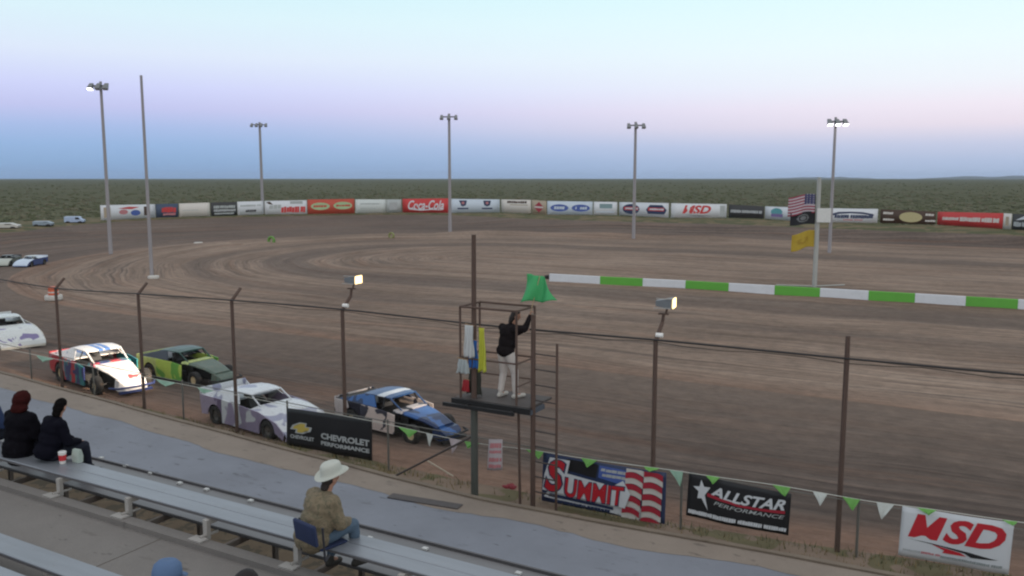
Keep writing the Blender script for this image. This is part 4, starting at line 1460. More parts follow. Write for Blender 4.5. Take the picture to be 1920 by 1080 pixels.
# signal flags hanging in the stand
def hanging_flag(px, pyt, pyb, wpx, y, m, label, seed, stick=True):
    a = D(px, pyt, y); b = D(px, pyb, y)
    sc = depth(a) / F
    w_, h_ = wpx * sc, a.z - b.z
    t = thing('signal_flag', label, 'flag', (a.x, y, a.z), 0, 'signal flags hanging in the stand')
    bm = NB()
    nx, ny = 14, 16
    V = []
    for j in range(ny + 1):
        v = j / ny
        row = []
        for i in range(nx + 1):
            u = i / nx - .5
            row.append(bm.verts.new((u * w_ * (.75 + .35 * v + .06 * math.sin(v * 9 + seed)), .035 * math.sin(u * 19 + seed + v * 2) * (.4 + v), -v * h_ - .05 * h_ * abs(math.sin(u * 5 + seed)) * v)))
        V.append(row)
    for j in range(ny):
        for i in range(nx):
            bm.faces.new((V[j][i], V[j][i + 1], V[j + 1][i + 1], V[j + 1][i]))
    o = obj('cloth', bm, m, t, True)
    md = o.modifiers.new('thickness', 'SOLIDIFY'); md.thickness = .008
    bm = NB(); tube(bm, (-w_ * .42, .0, .03), (w_ * .45, .02, -.01), .011, .011, 6)
    obj('stick', bm, mat('wood stick', (.3, .2, .11), .7), t)
    return t
yF = ST - .12
hanging_flag(880, 610, 668, 22, yF, mat('white flag cloth', (.52, .54, .55), .8), 'white signal flag hanging at the left of the stand', 1)
hanging_flag(887, 638, 688, 22, yF + .07, mat('blue flag cloth', (.03, .13, .42), .8), 'blue signal flag hanging between the white and yellow ones', 2)
hanging_flag(903, 615, 694, 15, yF - .02, mat('yellow flag cloth', (.48, .50, .06), .8), 'yellow signal flag hanging nearest the flagman', 3)
hanging_flag(867, 674, 699, 26, yF - .06, mat('grey flag cloth', (.36, .40, .41), .8), 'pale grey signal flag bundled below the white one', 4)
hanging_flag(890, 692, 738, 30, yF + .3, mat('olive bag cloth', (.045, .05, .042), .8), 'dark olive cloth hanging low inside the stand', 5)
hanging_flag(874, 712, 733, 15, yF + .1, mat('red flag cloth', (.36, .03, .04), .8), 'red signal flag drooping near the platform floor', 6)

# ================================================================== PEOPLE
def capsule(bm, a, b, ra, rb, n=14, flat=1.0):
    a, b = Vector(a), Vector(b)
    tube(bm, a, b, ra, rb, n)
    ball(bm, a, ra, ra, ra, 2)
    ball(bm, b, rb, rb, rb, 2)

def remeshed(bm, voxel, name, m, parent=None, fold=0.0, smooth=6):
    me = bpy.data.meshes.new(name)
    bm.to_mesh(me); bm.free()
    o = bpy.data.objects.new(name, me)
    COL.objects.link(o)
    r = o.modifiers.new('r', 'REMESH'); r.mode = 'VOXEL'; r.voxel_size = voxel
    s = o.modifiers.new('s', 'SMOOTH'); s.factor = .5; s.iterations = smooth
    dg = bpy.context.evaluated_depsgraph_get(); dg.update()
    me2 = bpy.data.meshes.new_from_object(o.evaluated_get(dg))
    bpy.data.objects.remove(o); bpy.data.meshes.remove(me)
    if fold:
        for v in me2.vertices:
            n = mnoise.noise(Vector((v.co.x * 7, v.co.y * 7, v.co.z * 16))) + .5 * mnoise.noise(v.co * 24)
            v.co += v.normal * (n * fold)
    me2.materials.clear()
    return link(name, me2, m, parent, True)

SKIN = mat('skin', (.36, .19, .13), .6, 0, .1, 8)
def person(label, J, loc, rz, coat, trousers, shoes, hair=None, hat=None, hood=None, coat_len=1.0, bulk=1.0, scale=1.0, group=None, coatvox=.016):
    """J: joints in local metres (x right, y forward, z up)."""
    g = {k: Vector(v) for k, v in J.items() if not isinstance(v, float)}
    bm = NB()
    pel, chest, neck, head = g['pelvis'], g['chest'], g['neck'], g['head']
    # trunk
    ball(bm, pel, .155, .115, .12, 2)
    mid = (pel + chest) / 2
    ball(bm, mid, .14, .10, .17, 2)
    ball(bm, chest, .165, .115, .16, 2)
    capsule(bm, chest + (neck - chest) * .55, neck, .085, .058)
    capsule(bm, neck, head - (head - neck).normalized() * .02, .055, .055)
    up = (head - neck).normalized()
    fw = g['face'].normalized()
    rt = fw.cross(up).normalized()
    # head: skull, jaw, nose, ears
    def hb(off, rx, ry, rz):
        M = Matrix((rt, fw, up)).transposed().to_4x4()
        M.translation = head + rt * off[0] + fw * off[1] + up * off[2]
        bmesh.ops.create_icosphere(bm, subdivisions=3, radius=1, matrix=M @ Matrix.Diagonal((rx, ry, rz, 1)))
    hb((0, -.012, .035), .076, .096, .088)
    hb((0, .025, -.035), .058, .066, .075)
    hb((0, .035, -.085), .036, .038, .032)
    hb((0, .098, -.012), .013, .02, .026)
    hb((0, .088, -.062), .026, .01, .008)
    for sg in (-1, 1):
        hb((sg * .079, -.008, -.005), .012, .022, .034)
        hb((sg * .03, .078, .022), .014, .012, .009)
    for sd in ('l', 'r'):
        sg = -1 if sd == 'l' else 1
        sh, el, wr, hip, kn, an = (g[sd + q] for q in ('sh', 'el', 'wr', 'hip', 'kn', 'an'))
        capsule(bm, chest + (sh - chest) * .6 + Vector((0, 0, .01)), sh, .075, .062)
        capsule(bm, sh, el, .056, .043); capsule(bm, el, wr, .042, .028)
        capsule(bm, hip, kn, .088, .06); capsule(bm, kn, an, .056, .040)
        toe = g[sd + 'toe']
        capsule(bm, an + Vector((0, 0, -.02)), toe, .038, .030)
        # hand
        hd = (wr - el).normalized()
        if sd + 'hd' in g: hd = g[sd + 'hd'].normalized()
        side = hd.cross(Vector((0, 0, 1)))
        side = side.normalized() if side.length > .1 else Vector((1, 0, 0))
        nrm = side.cross(hd).normalized()
        palm = wr + hd * .055
        for q in (-.022, -.007, .008, .022):
            capsule(bm, wr + side * q * .6, wr + hd * .085 + side * q, .014, .012, 8)
        curl = J.get(sd + 'curl', .5)
        for q, ln_ in ((-.024, .062), (-.008, .076), (.008, .080), (.024, .070)):
            b0_ = wr + hd * .085 + side * q
            k1 = b0_ + (hd * math.cos(curl) - nrm * math.sin(curl)) * ln_ * .5
            k2 = k1 + (hd * math.cos(curl * 2.2) - nrm * math.sin(curl * 2.2)) * ln_ * .5
            capsule(bm, b0_, k1, .0095, .009, 8); capsule(bm, k1, k2, .009, .0075, 8)
        t0 = wr + hd * .03 - side * sg * .026
        t1 = t0 + (hd * .8 - side * sg * .7 - nrm * .3).normalized() * .04
        capsule(bm, t0, t1, .012, .010, 8); capsule(bm, t1, t1 + (hd - nrm * .6).normalized() * .03, .010, .008, 8)
    body = remeshed(bm, .0085, 'person', SKIN, None, 0, 3)
    body.location = loc; body.rotation_euler = (0, 0, rz); body.scale = (scale,) * 3
    tag(body, label, 'person', group)
    # coat
    k = bulk
    bm = NB()
    ball(bm, chest + Vector((0, -.01, .01)), .21 * k, .165 * k, .19, 2)
    ball(bm, mid, .20 * k, .165 * k, .22, 2)
    ball(bm, pel + Vector((0, -.02, .02 - .10 * (coat_len - 1))), .205 * k, .17 * k, .15 * coat_len, 2)
    capsule(bm, chest + (neck - chest) * .5, neck - up * .02, .11, .078)
    for sd in ('l', 'r'):
        sh, el, wr = (g[sd + q] for q in ('sh', 'el', 'wr'))
        capsule(bm, chest + (sh - chest) * .5, sh, .11 * k, .088 * k)
        capsule(bm, sh, el, .083 * k, .068 * k); capsule(bm, el, wr, .068 * k, .046 * k)
    remeshed(bm, coatvox, 'jacket', coat, body, .009, 5)
    bm = NB()
    ball(bm, pel + Vector((0, 0, -.03)), .175, .135, .11, 2)
    for sd in ('l', 'r'):
        hip, kn, an = (g[sd + q] for q in ('hip', 'kn', 'an'))
        capsule(bm, hip, kn, .105, .077); capsule(bm, kn, an + (kn - an).normalized() * .05, .075, .058)
    remeshed(bm, .016, 'trousers', trousers, body, .006, 4)
    for sd in ('l', 'r'):
        an, toe = g[sd + 'an'], g[sd + 'toe']
        bm = NB()
        d = toe - an; d.z = 0
        hl = Vector((an.x, an.y, toe.z)) - d * .25
        capsule(bm, an, hl + d * .2, .05, .048); capsule(bm, hl, toe + d * .12, .046, .042)
        remeshed(bm, .012, 'shoe', shoes, body, 0, 4)
    M3 = Matrix((rt, fw, up)).transposed().to_4x4(); M3.translation = head
    if hair:
        bm = NB()
        for off, r3 in (((0, -.022, .052), (.086, .098, .088)), ((0, -.05, -.01), (.084, .07, .09)), ((0, -.055, -.09), (.07, .05, .07))):
            bmesh.ops.create_icosphere(bm, subdivisions=2, radius=1, matrix=M3 @ Matrix.Translation(off) @ Matrix.Diagonal((*r3, 1)))
        remeshed(bm, .014, 'hair', hair, body, .008, 2)
    if hood:
        bm = NB()
        for off, r3 in (((0, -.03, .03), (.125, .13, .135)), ((0, -.05, -.10), (.14, .11, .09))):
            bmesh.ops.create_icosphere(bm, subdivisions=2, radius=1, matrix=M3 @ Matrix.Translation(off) @ Matrix.Diagonal((*r3, 1)))
        remeshed(bm, .018, 'hood', hood, body, .012, 3)
    if hat:
        kind, hm = hat
        bm = NB()
        n = 36
        if kind == 'cowboy':
            # brim with turned-up sides, pinched crown
            prof = [(.182, .0), (.145, -.005), (.110, .0), (.108, .08), (.102, .15), (.075, .18), (.0, .165)]
            rows = []
            for r, z_ in prof:
                row = []
                for i in range(n):
                    a = 2 * math.pi * i / n
                    x, y = r * math.cos(a) * (.92 if r < .12 else 1), r * math.sin(a) * 1.12
                    zz_ = z_ + (.035 * (abs(math.cos(a)) ** 2.2) if r > .16 else .018 * abs(math.cos(a)) ** 2 if r > .13 else 0)
                    if r < .09: zz_ -= .02 * max(0, math.sin(a))
                    row.append(bm.verts.new((x, y, zz_)))
                rows.append(row)
            for a_, b_ in zip(rows[:-1], rows[1:]):
                for i in range(n):
                    bm.faces.new((a_[i], a_[(i + 1) % n], b_[(i + 1) % n], b_[i]))
            bmesh.ops.remove_doubles(bm, verts=bm.verts, dist=.002)
            o = obj('hat', bm, hm, body, True)
            md = o.modifiers.new('th', 'SOLIDIFY'); md.thickness = .008
            ss = o.modifiers.new('ss', 'SUBSURF'); ss.levels = 1; ss.render_levels = 1
            bm = NB(); ring_lathe(bm, [(0.004, .104), (.026, .102), (.026, .106), (.004, .108)], (0, 0, 0), 'z', 36)
            ob = obj('hat_band', bm, mat('hat band', (.2, .2, .19), .7), o, True); ob.scale = (.94, 1.13, 1)
        else:
            rows = []
            for r, z_ in ((.108, -.02), (.109, .03), (.098, .085), (.065, .118), (.001, .127)):
                rows.append([bm.verts.new((r * math.cos(2 * math.pi * i / n), r * 1.1 * math.sin(2 * math.pi * i / n), z_)) for i in range(n)])
            for a_, b_ in zip(rows[:-1], rows[1:]):
                for i in range(n):
                    bm.faces.new((a_[i], a_[(i + 1) % n], b_[(i + 1) % n], b_[i]))
            v = [bm.verts.new((.085 * math.cos(a), .10 + .09 * math.sin(a), -.015 - .01 * math.sin(a))) for a in [math.pi * i / 10 for i in range(11)]]
            bm.faces.new(v)
            o = obj('cap', bm, hm, body, True)
            md = o.modifiers.new('th', 'SOLIDIFY'); md.thickness = .006
        o.matrix_parent_inverse = Matrix()
        o.matrix_basis = M3 @ Matrix.Translation((0, -.012, .055 if kind == 'cowboy' else .05)) @ (Matrix.Rotation(R(27), 4, 'X') if kind == 'cowboy' else Matrix())
    return body

def sit(lean=.05, knee_out=.14, tuck=0.0, shin=.40, arms='lap', yawhead=0.0, turn=0.0):
    """seated joints, z=0 at the seat surface"""
    J = dict(pelvis=(0, 0, .12), chest=(0, lean + .01, .45), neck=(0, lean * 1.5 + .01, .60), head=(0, lean * 1.9 + .03, .765), face=(math.sin(yawhead), math.cos(yawhead), -.12))
    for sd, sg in (('l', -1), ('r', 1)):
        J[sd + 'sh'] = (sg * .185, lean * 1.2, .535)
        J[sd + 'el'] = (sg * .265, lean + .07, .28)
        J[sd + 'wr'] = (sg * .12, lean + .30, .21)
        J[sd + 'hip'] = (sg * .095, .03, .09)
        J[sd + 'kn'] = (sg * knee_out, .47, .13)
        J[sd + 'an'] = (sg * (knee_out - .02), .47 + .06 - tuck, .13 - shin)
        J[sd + 'toe'] = (sg * (knee_out), .47 + .2 - tuck, .13 - shin - .04)
    return J

def camo():
    m = bpy.data.materials.new('camouflage cloth')
    nt, N, L, b = nodes_of(m)
    oc = objcoord(nt)
    n1 = noise_tex(nt, oc, 9, 3, .6, .6)
    c = ramp(nt, n1, [(.3, (.13, .105, .065)), (.48, (.20, .155, .10)), (.52, (.105, .095, .06)), (.62, (.225, .17, .11)), (.75, (.085, .075, .05))])
    L.new(c, b.inputs['Base Color'])
    b.inputs['Roughness'].default_value = .9
    return m

# man in the hat on the front bench
JD = sit(lean=.13, shin=.42)
JD['lan'] = (-.10, .30, -.28); JD['ltoe'] = (-.10, .42, -.36)
JD['rkn'] = (.16, .47, .17); JD['ran'] = (.15, .52, -.30); JD['rtoe'] = (.17, .66, -.35)
hp = P(588, 1022, SEAT_Z)
DENIM = mat('faded denim', (.075, .115, .165), .85, 0, .25, 9)
man = person('seated man in pale cowboy hat, tan camouflage coat and jeans, seen from behind', JD, (hp.x, hp.y, SEAT_Z), R(-14), camo(), DENIM,
             mat('dark boot', (.05, .045, .04), .7), hair=mat('dark hair', (.025, .018, .016), .8), hat=('cowboy', mat('pale felt', (.46, .475, .43), .8, 0, .06, 12)), bulk=1.25, scale=.95, coat_len=1.3)
# stadium seat behind him
sx = hp.x - .02
t = thing('stadium_seat', 'navy padded stadium seat back behind the man in the hat', 'seat', (hp.x + .24, hp.y - .21, SEAT_Z), R(-12))
M_NV = mat('navy pad', (.018, .028, .075), .8, 0, .2, 8)
bm = NB(); box(bm, -.22, .17, -.10, -.05, .20, .45); bevel(bm, .025, 3)
o = obj('backrest', bm, M_NV, t, True)
o.rotation_euler = (R(8), 0, 0)
bm = NB(); box(bm, -.40, -.04, .10, .46, .004, .03); bevel(bm, .01, 2)
obj('cushion', bm, M_NV, t)
bm = NB()
polytube(bm, [(.19, -.05, .40), (.195, -.03, .015), (.10, .10, .013)], .013, 8)
obj('frame', bm, mat('dark frame', (.05, .05, .06), .5, .5), t)
bm = NB()
polytube(bm, [(-.24, -.05, .40), (-.245, -.03, .02), (-.27, .28, .02)], .013, 8)
tube(bm, (-.27, -.06, .22), (-.36, .10, .20), .02, .02, 8)
obj('frame', bm, mat('dark frame', (.05, .05, .06), .5, .5), t)

BLK = mat('black coat', (.006, .0055, .008), .85, 0, .3, 8, spec=.05)
NVC = mat('black navy coat', (.006, .006, .011), .85, 0, .3, 8, spec=.05)
DKT = mat('dark trousers', (.02, .022, .032), .85, 0, .3, 8, spec=.05)
SHOE = mat('black shoe', (.015, .015, .016), .6)
HAIRD = mat('black hair', (.007, .006, .006), .9, spec=.03)
# three people at the left end of the bench
JB = sit(lean=.10, shin=.40, knee_out=.13, yawhead=-.5)
b2 = P(92, 862, SEAT_Z)
person('seated person in black coat with dark hair, right of the three at the left', JB, (b2.x, b2.y, SEAT_Z), R(-8), NVC, DKT, SHOE, hair=HAIRD, scale=1.0, bulk=1.08)
JA = sit(lean=.04, shin=.40)
b1 = P(38, 851, SEAT_Z)
person('seated person in bulky black coat with dark red hood', JA, (b1.x, b1.y, SEAT_Z), R(6), BLK, DKT, SHOE, hair=mat('dark red hair', (.03, .010, .009), .8), hood=mat('dark red knit', (.035, .008, .008), .9, 0, .3, 14, spec=.05), bulk=1.22, scale=1.05, coat_len=1.7)
b0_ = P(-24, 828, SEAT_Z)
person('seated person in dark blue clothes cut by the left picture edge', sit(lean=.05), (b0_.x, b0_.y, SEAT_Z), R(0), mat('dark blue coat', (.014, .03, .085), .85), DKT, SHOE, hair=mat('red brown hair', (.07, .02, .016), .8), scale=1.0)
# second row, cut by the lower edge
def head_at(px, py, ty, dz):
    return D(px, py, ty)
c1 = D(303, 1056, 4.38)
person('person in a faded blue cap at the bottom edge, seen from behind', sit(lean=.02), (c1.x, 4.36, c1.z - .98), R(4), mat('grey blue jacket', (.06, .07, .09), .85), DKT, SHOE, hair=mat('brown hair', (.05, .03, .02), .8), hat=('cap', mat('faded blue cap', (.09, .15, .27), .85, 0, .1, 10)), scale=1.05)
c2 = D(452, 1071, 4.40)
person('dark haired person at the bottom edge right of the blue cap', sit(lean=.02), (c2.x, 4.38, c2.z - .95), R(-4), BLK, DKT, SHOE, hair=mat('near black hair', (.012, .008, .009), .7), scale=1.05)

# cup and bag on the bench
g = P(118, 869, SEAT_Z)
t = thing('paper_cup', 'red and white paper cup on the bench beside the seated people', 'cup', (g.x, g.y, SEAT_Z))
bm = NB(); lathe(bm, [(.002, .042), (.172, .056)], (0, 0, 0), 'z', 24)
obj('cup', bm, mat('white paper', (.62, .6, .58), .6), t)
bm = NB(); lathe(bm, [(.05, .0475), (.135, .0545)], (0, 0, 0), 'z', 24)
obj('sleeve', bm, mat('red paper', (.5, .03, .04), .6), t)
bm = NB(); lathe(bm, [(.1725, .058), (.182, .056), (.188, .045)], (0, 0, 0), 'z', 24)
obj('lid', bm, mat('white lid', (.66, .66, .66), .4), t)
g = P(146, 866, SEAT_Z)
bm = NB()
loft(bm, [[(-.07, -.04, .002), (.07, -.04, .002), (.07, .04, .002), (-.07, .04, .002)], [(-.075, -.045, .1), (.075, -.04, .1), (.075, .045, .1), (-.07, .04, .1)], [(-.08, -.02, .19), (.08, -.015, .2), (.08, .015, .2), (-.08, .02, .19)]])
o = obj('paper_bag', bm, mat('pale green paper', (.36, .42, .38), .7, 0, .15, 12)); o.location = (g.x, g.y, SEAT_Z)
tag(o, 'pale green paper bag on the bench next to the red cup', 'bag')

# flagman
fm = D(949, 741, ST + .36)
J = dict(pelvis=(0, 0, .95), chest=(.03, .05, 1.30), neck=(.07, .10, 1.47), head=(.11, .15, 1.63), face=(.55, .8, -.1),
         lsh=(-.15, .05, 1.40), lel=(-.10, .26, 1.20), lwr=(.10, .40, 1.32), rsh=(.20, .02, 1.41), rel=(.38, .14, 1.42), rwr=(.40, .26, 1.66), rhd=(.1, .1, 1), rcurl=1.1, lcurl=.9,
         lhip=(-.095, 0, .90), lkn=(-.12, .05, .50), lan=(-.14, -.02, .09), ltoe=(-.16, .16, .04), rhip=(.095, 0, .90), rkn=(.14, .10, .50), ran=(.16, .10, .09), rtoe=(.20, .28, .04))
fy = R(-14)
flagman = person('flagman in black jacket and white trousers on the stand holding a green flag', J, (fm.x, ST + .36, FLZ), fy, mat('black jacket', (.016, .013, .014), .85, 0, .3, 8, spec=.05),
                 mat('white trousers', (.56, .51, .48), .85, 0, .08, 8), mat('white shoe', (.45, .43, .4), .7), hair=mat('brown black hair', (.02, .014, .012), .7), scale=1.11, coat_len=1.0)
# green flag in his raised hand
Mz = Matrix.Rotation(fy, 4, 'Z')
hand = Vector((fm.x, ST + .36, FLZ)) + (Mz @ (Vector((.41, .27, 1.75)) * 1.11))
tp = D(1012, 518, ST + .75)
t = thing('green_flag', 'plain green starting flag waved above the stand', 'flag', hand)
bm = NB(); tube(bm, (hand - tp) * .12, tp - hand, .012, .009, 8)
obj('stick', bm, mat('flag stick', (.35, .26, .15), .6), t)
cs = [D(988, 513, ST + .72), D(1020, 519, ST + .80), D(1043, 565, ST + .62), D(980, 566, ST + .55)]
bm = NB(); n = 14
V = [[None] * (n + 1) for _ in range(n + 1)]
for i in range(n + 1):
    for j in range(n + 1):
        u, v = i / n, j / n
        p = (cs[0] * (1 - u) + cs[1] * u) * (1 - v) + (cs[3] * (1 - u) + cs[2] * u) * v
        p = p + Vector((.0, (.05 + .06 * v) * math.sin(u * 9 + v * 4), .03 * math.sin(u * 9) * v)) - hand
        V[i][j] = bm.verts.new(p)
for i in range(n):
    for j in range(n):
        bm.faces.new((V[i][j], V[i + 1][j], V[i + 1][j + 1], V[i][j + 1]))
o = obj('cloth', bm, mat('green flag cloth', (.05, .34, .12), .7, 0, .12, 6), t, True)
md = o.modifiers.new('th', 'SOLIDIFY'); md.thickness = .006

# ================================================================== CARS
M_BLACK = mat('car black', (.012, .012, .013), .6, 0, .3, 6, dirt=.25)
M_RIM = mat('pale rim', (.58, .46, .28), .5, .1, .15, 6, dirt=.25)
M_GLINT = mat('bare steel', (.35, .35, .36), .35, .8)

def wheel(parent, x, y, r, w_, rim=None):
    t = bpy.data.objects.new('wheel', None)
    COL.objects.link(t); t.parent = parent; t.location = (x, y, r)
    bm = NB(); ring_lathe(bm, tyre_prof(w_, r, r * .52), (0, 0, 0), 'y', 26)
    obj('tyre', bm, M_RUBBER, t, True)
    sg = 1 if y > 0 else -1
    bm = NB()
    lathe(bm, [(-sg * w_ * .4, r * .54), (sg * w_ * .28, r * .5), (sg * w_ * .18, r * .3), (sg * w_ * .2, r * .12), (sg * w_ * .3, r * .1)], (0, 0, 0), 'y', 20)
    obj('rim', bm, rim or M_RIM, t)
    return t

def arch(cx, cz, r, a0, a1, n=10):
    return [(cx + r * math.cos(R(a0 + (a1 - a0) * i / n)), cz + r * math.sin(R(a0 + (a1 - a0) * i / n))) for i in range(n + 1)]

def modified(label, loc, rz, side, roof, hood, nose, quarter=None, sail=None, scale=.88, group='racing cars on the front straight', deck=None, bumper=None, cowl=None):
    t = thing('race_car', label, 'race car', loc, rz, group)
    t.scale = (scale,) * 3
    quarter = quarter or side; sail = sail or roof; deck = deck or roof
    for sg in (-1, 1):
        y = sg * .93
        bm = NB()      # door panel
        prism(bm, [(-1.0, .20), (.62, .22), (.66, .88), (.1, .95), (-1.0, .98)], 'y', y - .02, y + .02)
        obj('door', bm, side, t)
        bm = NB()      # rear quarter with wheel opening
        prism(bm, [(-1.01, .21)] + [p for p in arch(-1.5, .34, .43, 0, 180)] + [(-2.3, .40), (-2.36, .98), (-1.01, .985)], 'y', y - .018, y + .018)
        obj('quarter_panel', bm, quarter, t)
        bm = NB()      # sail panel leaning in to the roof
        a = [(-2.2, y * .93, .98), (-1.02, y * .70, 1.30), (-.62, y * .70, 1.33), (-.30, y * .93, .97)]
        v = [bm.verts.new(p) for p in a]; v2 = [bm.verts.new((p[0], p[1] - sg * .03, p[2])) for p in a]
        bm.faces.new(v); bm.faces.new(v2[::-1])
        for i in range(4): bm.faces.new((v[i], v[(i + 1) % 4], v2[(i + 1) % 4], v2[i]))
        obj('sail_panel', bm, sail, t)
        bm = NB()
        tube(bm, (.10, y * .64, 1.31), (.74, y * .62, .90), .028, .028, 8)
        obj('windscreen_pillar', bm, roof, t)
        bm = NB(); tube(bm, (-.05, y * .69, 1.32), (-.02, y * .9, .96), .022, .022, 8)
        obj('cage_bar', bm, M_BLACK, t)
        bm = NB()      # bent sheet beside the hood
        prism(bm, [(.64, .42), (1.0, .45), (.98, .80), (.64, .88)], 'y', sg * .60 - .015, sg * .60 + .015)
        obj('side_panel', bm, M_BLACK, t)
    bm = NB()
    loft(bm, [[(x, -hw, z), (x, -hw * .5, z + .03), (x, hw * .5, z + .03), (x, hw, z), (x, hw, z - .03), (x, -hw, z - .03)] for x, hw, z in ((-1.12, .64, 1.29), (-.7, .67, 1.335), (-.2, .65, 1.335), (.14, .61, 1.30))])
    obj('roof', bm, roof, t)
    bm = NB(); loft(bm, [[(x, -.9, z), (x, .9, z), (x, .9, z - .04), (x, -.9, z - .04)] for x, z in ((-2.36, .99), (-1.5, .985), (-.75, .955))])
    obj('rear_deck', bm, deck, t)
    bm = NB(); box(bm, -2.385, -2.345, -.92, .92, .42, 1.04)
    obj('tail_panel', bm, quarter, t)
    bm = NB(); box(bm, -2.3, .6, -.88, .88, .22, .60); box(bm, -1.0, .55, -.62, .62, .602, .80)
    obj('cockpit', bm, M_BLACK, t)
    bm = NB()      # driver's seat and helmet-high headrest
    loft(bm, [[(-.85, -.22, .6), (-.85, .22, .6), (-.45, .22, .6), (-.45, -.22, .6)], [(-.92, -.2, 1.12), (-.92, .2, 1.12), (-.8, .2, 1.12), (-.8, -.2, 1.12)]])
    ball(bm, (-.62, 0, 1.08), .13, .12, .14, 2)
    obj('driver_seat', bm, mat('cockpit grey', (.05, .05, .055), .6), t)
    bm = NB(); loft(bm, [[(x, -.62 * k, z - .05), (x, -.5 * k, z), (x, .5 * k, z), (x, .62 * k, z - .05), (x, .62 * k, z - .09), (x, -.62 * k, z - .09)] for x, k, z in ((.5, 1.08, .95), (1.0, .98, .90), (1.6, .8, .78), (2.1, .66, .62))])
    obj('hood', bm, hood, t)
    bm = NB(); loft(bm, [[(x, -.68, z - .08), (x, .68, z - .08), (x, .62, z), (x, -.62, z)] for x, z in ((.30, .935), (.66, .965), (.74, .95))])
    obj('cowl', bm, quarter if cowl is None else cowl, t)
    bm = NB(); loft(bm, [[(x, -hw, z0), (x, hw, z0), (x, hw * .9, z1), (x, -hw * .9, z1)] for x, hw, z0, z1 in ((1.95, .50, .24, .56), (2.25, .50, .20, .54), (2.42, .44, .2, .44), (2.5, .36, .24, .34))])
    obj('nose', bm, nose, t)
    bm = NB()
    polytube(bm, [(2.2, -.78, .36), (2.52, -.62, .36), (2.58, 0, .36), (2.52, .62, .36), (2.2, .78, .36)], .034, 8)
    tube(bm, (2.3, -.3, .36), (2.56, -.3, .36), .025); tube(bm, (2.3, .3, .36), (2.56, .3, .36), .025)
    box(bm, 2.40, 2.54, -.55, .55, .16, .24)
    obj('bumper', bm, bumper or M_BLACK, t)
    bm = NB(); box(bm, .66, 1.75, -.38, .38, .3, .68)
    for yy in (-.84, .84):
        tube(bm, (1.38, yy * .2, .34), (1.38, yy * .85, .34), .03)
        tube(bm, (.75, yy * .4, .3), (1.38, yy * .8, .3), .022)
    obj('engine', bm, M_BLACK, t)
    bm = NB(); tube(bm, (-2.5, -.7, .45), (-2.5, .7, .45), .03); tube(bm, (-2.5, -.5, .45), (-2.36, -.5, .45), .025); tube(bm, (-2.5, .5, .45), (-2.36, .5, .45), .025)
    obj('rear_bumper', bm, M_BLACK, t)
    for x, y, r, w_ in ((1.38, .84, .335, .24), (1.38, -.84, .335, .24), (-1.5, .83, .35, .28), (-1.5, -.83, .35, .28)):
        wheel(t, x, y, r, w_)
    return t

